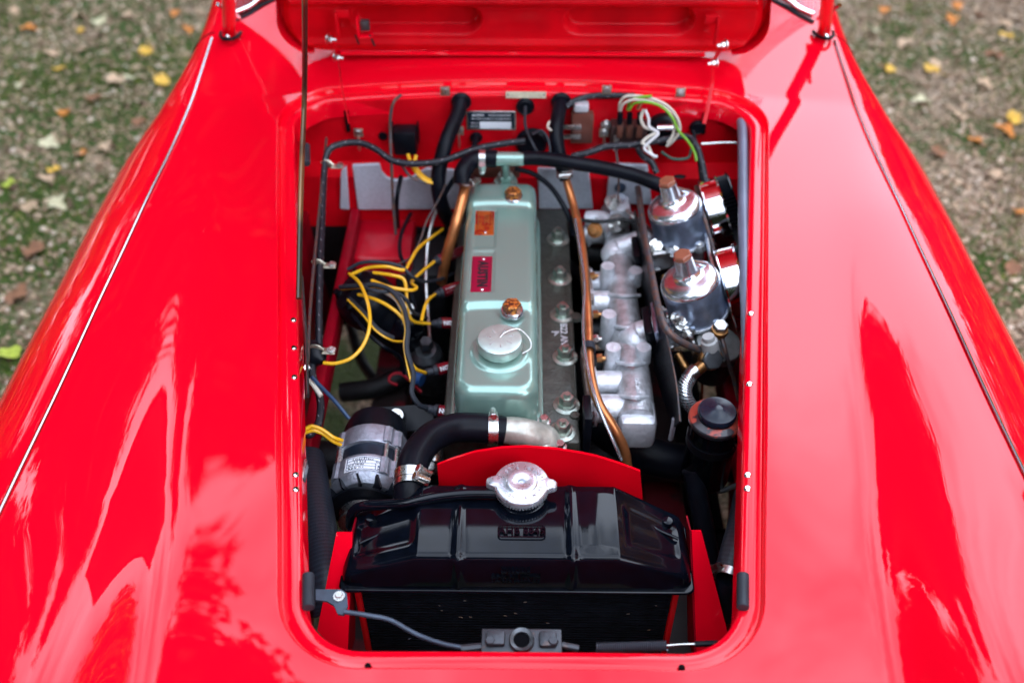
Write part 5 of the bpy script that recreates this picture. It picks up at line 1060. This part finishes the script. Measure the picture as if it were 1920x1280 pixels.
# P-clips
CLIP = mat('zinc_clip', (.62, .58, .46), .3, .85, noise=.15, nscale=100)
def clip(u, v, zz, lab, yb=None, vert=True, loop=True):
    p = P(u, v, zz) if yb is None else B(u, v, yb); th = thing('cable_clip', p, lab, 'cable clip', 'silver cable clips'); n_ = Vector((0, -.7, .7))
    if vert:
        MB().box(p + Vector((0, 0, .010)), (.017, .002, .018), bev=.0008).build('tab', CLIP, th); loop and MB().tube([p + Vector((0, .006, .002)), p + Vector((0, -.008, .001)), p + Vector((0, -.013, -.008)), p + Vector((0, -.008, -.017)), p + Vector((0, .004, -.018))], .0062, 8, flatx=.35).build('loop', CLIP, th)
        q = p + Vector((0, -.002, .013)); nd = (0, -1, .1)
    else:
        MB().box(p + Vector((.010, 0, 0)), (.022, .014, .002), bev=.0008).build('tab', CLIP, th); MB().tube([p + Vector((0, 0, 0)), p + Vector((-.008, 0, .008)), p + Vector((-.016, 0, .004))], .006, 8, flatx=.35).build('loop', CLIP, th)
        q = p + Vector((.015, 0, .002)); nd = (.1, -.1, 1)
    mb = MB(); mb.lathe(q, nd, [(.0068, 0), (.0064, .0015), (0, .0015)], 16); mb.hexn(q, nd, .0048, .005); mb.build('screw', STEEL, th)
clip(673, 258, .785, 'silver clip holding the loom at the left of the bulkhead', .010)
clip(861, 254, .785, 'silver clip beside the left heater hose', .010)
clip(1132, 258, .785, 'silver clip holding the loom under the terminal block', .010)
clip(835, 180, .8, 'silver tab high on the bulkhead left of the heater hose grommet', .002, True, False)
clip(1137, 178, .8, 'silver tab high on the bulkhead above the terminal block', .002, True, False)
clip(1275, 183, .8, 'silver tab high on the bulkhead at the right', .002, True, False)
clip(606, 498, .70, 'silver clip on the left inner wing behind the distributor', None, False)
clip(603, 658, .69, 'silver clip on the left inner wing beside the ignition coil', None, False)
clip(622, 312, .745, 'brown silver clip at the bend of the loom at the left', None, False)
# ------------------------------------------------------------------ ground, gravel, leaves, trees
g = bpy.data.materials.new('gravel_ground'); g.use_nodes = True; n = g.node_tree; b = n.nodes["Principled BSDF"]; b.inputs['Roughness'].default_value = .9
geo = n.nodes.new("ShaderNodeNewGeometry")
vo = n.nodes.new("ShaderNodeTexVoronoi"); vo.inputs['Scale'].default_value = 110; n.links.new(geo.outputs['Position'], vo.inputs['Vector'])
rp = n.nodes.new("ShaderNodeValToRGB"); sep = n.nodes.new("ShaderNodeSeparateColor"); n.links.new(vo.outputs['Color'], sep.inputs[0]); n.links.new(sep.outputs[0], rp.inputs[0])
e = rp.color_ramp.elements; e[0].color = (.05, .034, .018, 1); e[1].color = (.62, .46, .32, 1); e.new(.35).color = (.21, .145, .09, 1); e.new(.7).color = (.38, .28, .20, 1)
no = n.nodes.new("ShaderNodeTexNoise"); no.inputs['Scale'].default_value = 2.2; no.inputs['Detail'].default_value = 8; no.inputs['Roughness'].default_value = .7; n.links.new(geo.outputs['Position'], no.inputs['Vector'])
rp2 = n.nodes.new("ShaderNodeValToRGB"); rp2.color_ramp.elements[0].position = .45; rp2.color_ramp.elements[1].position = .56
pass; sx_ = n.nodes.new("ShaderNodeSeparateXYZ"); n.links.new(geo.outputs['Position'], sx_.inputs[0])
mr_ = n.nodes.new("ShaderNodeMapRange"); mr_.inputs[1].default_value = -2; mr_.inputs[2].default_value = 2; mr_.inputs[3].default_value = .10; mr_.inputs[4].default_value = -.03; n.links.new(sx_.outputs[0], mr_.inputs[0])
ad_ = n.nodes.new("ShaderNodeMath"); ad_.operation = 'ADD'; n.links.new(no.outputs[0], ad_.inputs[0]); n.links.new(mr_.outputs[0], ad_.inputs[1])
mx = n.nodes.new("ShaderNodeMix"); mx.data_type = 'RGBA'; mx.inputs['B'].default_value = (.05, .085, .012, 1)
n.links.new(ad_.outputs[0], rp2.inputs[0]); n.links.new(rp2.outputs[0], mx.inputs['Factor']); n.links.new(rp.outputs[0], mx.inputs['A']); n.links.new(mx.outputs['Result'], b.inputs['Base Color'])
bp = n.nodes.new("ShaderNodeBump"); bp.inputs['Strength'].default_value = .8; bp.inputs['Distance'].default_value = .01; bp.invert = True
n.links.new(vo.outputs['Distance'], bp.inputs['Height']); n.links.new(bp.outputs[0], b.inputs['Normal'])
me = bpy.data.meshes.new('ground'); S = 150; me.from_pydata([(-S, -S, 0), (S, -S, 0), (S, S, 0), (-S, S, 0)], [], [(0, 1, 2, 3)]); me.materials.append(g)
tag(link(bpy.data.objects.new('ground', me)), 'mossy gravel drive under and around the car', kind='structure')
def attr_mat(name, stops, rough=.85):
    m = bpy.data.materials.new(name); m.use_nodes = True; n = m.node_tree; b = n.nodes["Principled BSDF"]; b.inputs['Roughness'].default_value = rough; b.inputs['Specular IOR Level'].default_value = .2
    a = n.nodes.new("ShaderNodeAttribute"); a.attribute_name = 'rnd'; r = n.nodes.new("ShaderNodeValToRGB"); n.links.new(a.outputs['Fac'], r.inputs[0]); n.links.new(r.outputs[0], b.inputs['Base Color'])
    e = r.color_ramp.elements; e[0].position = stops[0][0]; e[0].color = (*stops[0][1], 1); e[1].position = stops[-1][0]; e[1].color = (*stops[-1][1], 1)
    for p, c in stops[1:-1]: e.new(p).color = (*c, 1)
    return m
STONE = attr_mat('pebbles', [(0, (.08, .05, .03)), (.3, (.26, .175, .11)), (.6, (.42, .30, .21)), (.85, (.60, .44, .29)), (1, (.76, .64, .52))])
def scatter(name, m, n, base_v, base_f, pos, rot, scl, rnd, label, cat=None):
    bv = np.array(base_v, dtype=float); nb = len(bv); V = np.einsum('nij,kj->nki', rot, bv) * scl[:, None, :] + pos[:, None, :]
    bf = np.array(base_f); k = bf.shape[1]; F = (bf[None] + (np.arange(n) * nb)[:, None, None]).reshape(-1)
    me = bpy.data.meshes.new(name); me.vertices.add(n * nb); me.vertices.foreach_set('co', V.ravel().astype(np.float32))
    nf = n * len(bf); me.loops.add(nf * k); me.loops.foreach_set('vertex_index', F.astype(np.int32)); me.polygons.add(nf)
    me.polygons.foreach_set('loop_start', np.arange(0, nf * k, k, dtype=np.int32)); me.polygons.foreach_set('loop_total', np.full(nf, k, dtype=np.int32))
    me.update(calc_edges=True); a = me.attributes.new('rnd', 'FLOAT', 'FACE'); a.data.foreach_set('value', np.repeat(rnd, len(bf)).astype(np.float32)); me.materials.append(m)
    return link(bpy.data.objects.new(name, me))
def rotz(n, tilt):
    a = rng.uniform(0, 2 * np.pi, n); t = rng.normal(0, tilt, n); ca, sa, ct, st_ = np.cos(a), np.sin(a), np.cos(t), np.sin(t)
    M = np.zeros((n, 3, 3)); M[:, 0, 0] = ca; M[:, 0, 1] = -sa * ct; M[:, 0, 2] = sa * st_; M[:, 1, 0] = sa; M[:, 1, 1] = ca * ct; M[:, 1, 2] = -ca * st_; M[:, 2, 1] = st_; M[:, 2, 2] = ct; return M
bm = bmesh.new(); bmesh.ops.create_icosphere(bm, subdivisions=1, radius=1); ico_v = [tuple(v.co) for v in bm.verts]; ico_f = [[q.index for q in f.verts] for f in bm.faces]; bm.free()
N = 60000; px = np.concatenate([rng.uniform(-2.5, -.5, N // 2), rng.uniform(.5, 2.5, N // 2)]); py = rng.uniform(.8, 4.6, N)
s = rng.gamma(5, .0008, N) + .0018; pos = np.stack([px, py, s * .35], 1)
o = scatter('gravel', STONE, N, ico_v, ico_f, pos, rotz(N, .5), np.stack([s * rng.uniform(.8, 1.4, N), s, s * .7], 1), rng.random(N), '')
tag(o, 'loose pale and brown gravel stones on the drive', 'gravel', kind='stuff')
MOSS = attr_mat('grass_blades', [(0, (.03, .07, .008)), (.6, (.08, .15, .015)), (1, (.22, .26, .04))])
N = 60000; cx = np.concatenate([rng.uniform(-2.4, -.6, 85), rng.uniform(.7, 2.6, 45)]); cy = rng.uniform(1.0, 4.4, 130); ci = rng.integers(0, 130, N)
pos = np.stack([cx[ci] + rng.normal(0, .11, N), cy[ci] + rng.normal(0, .11, N), np.full(N, .001)], 1); pos[:, 0] = np.where(np.abs(pos[:, 0]) < .5, pos[:, 0] + np.sign(pos[:, 0]) * .6, pos[:, 0])
s = rng.uniform(.006, .02, N); o = scatter('grass', MOSS, N, [(-.12, 0, 0), (.12, 0, 0), (.05, .25, 1.), (-.04, .25, .95)], [(0, 1, 2, 3)], pos, rotz(N, .6), np.stack([s, s, s], 1), rng.random(N), '')
tag(o, 'short moss and grass growing through the gravel', 'grass', kind='stuff')
# fallen leaves: every one its own thing
LEAFM = [mat('leaf_yellow', (.70, .42, .06), .6, noise=.2, nscale=60), mat('leaf_orange', (.62, .22, .04), .6, noise=.25, nscale=60), mat('leaf_tan', (.55, .38, .24), .65, noise=.2, nscale=60), mat('leaf_brown', (.26, .12, .06), .7, noise=.25, nscale=60), mat('leaf_pale', (.60, .55, .34), .6, noise=.15, nscale=60), mat('leaf_lime', (.42, .50, .06), .6, noise=.2, nscale=60)]
def leafmesh(m, lob):
    bm = bmesh.new(); k = 20; c = bm.verts.new((0, 0, .004)); ring = []
    for i in range(k):
        a = 2 * math.pi * i / k; r = 1 + lob * math.cos(5 * a) * .5 + .1 * random.uniform(-1, 1); r *= .8 + .3 * math.cos(a)
        ring.append(bm.verts.new((r * math.cos(a) * .035, r * math.sin(a) * .027, .004 + .006 * math.sin(3 * a + lob * 9) + .006 * abs(math.sin(a)))))
    for i in range(k): bm.faces.new((c, ring[i], ring[(i + 1) % k]))
    st0 = [bm.verts.new(p) for p in ((-.015, -.0012, .004), (-.015, .0012, .004), (-.055, .001, .008), (-.055, -.001, .008))]; bm.faces.new(st0)
    me = bpy.data.meshes.new('fallen_leaf'); bm.to_mesh(me); bm.free(); me.materials.append(m); me.shade_smooth()
    return me
LM = [leafmesh(LEAFM[i % 6], (.2, .5, .0)[i % 3]) for i in range(18)]
cols = ['yellow', 'orange', 'tan', 'brown', 'pale cream', 'lime green']
spots = [(150, 30, 2), (330, 25, 1), (155, 95, 2), (275, 95, 0), (400, 95, 2), (115, 130, 0), (220, 150, 2), (60, 55, 1), (100, 320, 0), (85, 270, 4), (155, 290, 1), (245, 150, 4), (80, 335, 2), (105, 380, 4), (20, 345, 5), (60, 390, 2), (190, 45, 4), (350, 55, 1), (25, 20, 2), (10, 665, 5), (120, 215, 1), (200, 280, 2), (265, 230, 3), (300, 150, 0), (330, 200, 4), (45, 160, 4), (150, 60, 0), (240, 30, 2), (90, 100, 2), (180, 185, 3), (30, 560, 3), (60, 470, 3),
         (1657, 22, 1), (1795, 15, 1), (1783, 35, 1), (1890, 70, 0), (1837, 30, 3), (1665, 130, 0), (1750, 133, 0), (1750, 118, 2), (1825, 265, 1), (1890, 250, 1), (1880, 45, 2), (1905, 225, 0), (1700, 80, 2), (1860, 105, 3), (1900, 500, 3), (1760, 285, 3), (1850, 160, 2), (1900, 215, 0), (1720, 190, 4), (1800, 220, 2), (1640, 60, 4), (1870, 330, 2), (1910, 400, 1)]
def ordn(k, n): return 'only one' if n == 1 else ('highest' if k == 0 else 'lowest' if k == n - 1 else ['', 'second highest', 'third highest', 'fourth highest', 'fifth highest', 'sixth highest', 'seventh highest', 'eighth highest', 'ninth highest', 'tenth highest'][k])
bykey = {}
for sp_ in spots: bykey.setdefault((sp_[2], sp_[0] < 985), []).append(sp_)
for k_ in bykey: bykey[k_].sort(key=lambda q: (q[1], q[0]))
for i, (u, v, c) in enumerate(spots):
    o = link(bpy.data.objects.new('fallen_leaf', LM[(c + 6 * (i % 3)) % 18])); p = P(u, v, .006 + .002 * (i % 5)); o.location = p
    o.rotation_euler = (random.uniform(-.3, .3), random.uniform(-.3, .3), random.uniform(0, 6.3)); sc_ = random.uniform(.75, 1.25); o.scale = (sc_,) * 3
    side = 'left' if u < 985 else 'right'; L_ = bykey[(c, u < 985)]; k = L_.index((u, v, c))
    tag(o, f'{cols[c]} fallen leaf, {ordn(k, len(L_))} in the picture of its colour on the {side} gravel', 'leaf', f'fallen leaves {side} of the car')
# trees standing round the drive (seen only mirrored in the paint)
BARK = mat('bark', (.10, .075, .055), .9, 0, noise=.4, nscale=20, bump=1, bscale=30)
def foliage(name, stops): return attr_mat(name, stops, .7)
FG = foliage('dark_green_foliage', [(0, (.006, .016, .004)), (.6, (.016, .034, .007)), (1, (.045, .06, .012))])
FO = foliage('autumn_foliage', [(0, (.30, .10, .01)), (.5, (.66, .28, .02)), (1, (.80, .50, .08))])
def tree(x, y, h, rad, fm, label, nl=24000, low=.15):
    t = thing('tree', (x, y, 0), label, 'tree', 'trees round the drive'); mb = MB()
    mb.tube([(x, y, -.1), (x + .1, y, h * .3), (x - .1, y + .1, h * .65), (x, y, h * .92)], lambda q: .22 * (1 - .85 * q), 10)
    cl = []
    for k in range(26):
        zz = h * (low + (.97 - low) * rng.random()); rr = rad * math.sqrt(max(.05, 1 - ((zz / h - .5) / .55) ** 2)) * rng.uniform(.35, 1); a = rng.uniform(0, 6.28)
        c = Vector((x + rr * math.cos(a), y + rr * math.sin(a), zz)); cl.append(c); mb.tube([(x, y, zz * .8), (Vector((x, y, zz * .8)) + c) / 2 + Vector((0, 0, .15)), c], lambda q: .05 * (1 - .8 * q), 5, n=3)
    mb.build('trunk', BARK, t); cl = np.array([list(c) for c in cl])
    ci = rng.integers(0, len(cl), nl); d = rng.normal(0, 1, (nl, 3)); d /= np.linalg.norm(d, axis=1)[:, None]; pos = cl[ci] + d * (rng.random((nl, 1)) ** .4) * rad * .42 * rng.uniform(.6, 1.1, (nl, 1))
    s = rng.uniform(.07, .13, nl) * rad / 2.2; Mx = rotz(nl, 1.2); o = scatter('crown', fm, nl, [(-1, 0, 0), (0, -.6, .1), (1, 0, 0), (0, .6, .1)], [(0, 1, 2, 3)], pos, Mx, np.stack([s, s, s], 1), rng.random(nl), '')
    o.parent = t; o.location = -t.location
TREES = [(-1.8, 9.2, 11.6, 2.7, FG, 'tall dark green tree behind the car, just left of the bonnet'), (-6.6, 3.8, 15, 2.6, FG, 'tallest dark green tree, overhanging the left of the drive'), (-5.0, 10.2, 13., 2.9, FG, 'dark green tree behind the two on the left'),
         (-6.4, .9, 14, 3.0, FG, 'dark green tree to the left of the drive, level with the nose'), (1.6, 12.0, 6.5, 2.4, FG, 'low dark green tree straight behind the car'),
         (6.6, 4.6, 6.0, 2.2, FO, 'orange autumn tree on the right of the drive'), (5.8, .5, 6.5, 2.4, FO, 'orange autumn tree right of the car nose'),
         (9, 13, 7, 3., FO, 'orange autumn tree far behind on the right'), (-1.5, -8, 9, 3.2, FG, 'green tree in front of the car nose'), (-9, -9, 9, 3.2, FG, 'dark green tree ahead of the car on the left'), (3.2, -8.5, 7, 2.8, FG, 'low green tree ahead of the car on the right'),
         (4.4, 3.4, 4.2, 1.7, FO, 'small orange tree nearest the right side of the car', 15000, .0), (4.6, 6.8, 4.2, 1.7, FO, 'small orange tree off the right rear of the car', 15000, .0), (-4.3, 6.5, 3.2, 1.4, FO, 'small orange tree off the left rear of the car', 12000, .0), (-4.2, 2.9, 3.0, 1.4, FO, 'small orange tree nearest the left side of the car', 12000, .0), (9, -2, 8, 3., FO, 'broad orange tree at the edge of the drive on the right'), (-5.4, -2.9, 7.0, 2.7, FG, 'broad dark tree that shades the car from the low sun'), (-9, 7, 15, 3.4, FG, 'very tall dark tree between the other dark ones at the left rear'), (-10, 2.5, 15, 3.6, FG, 'very tall dark tree far out on the left')]
for a in TREES: tree(*a)
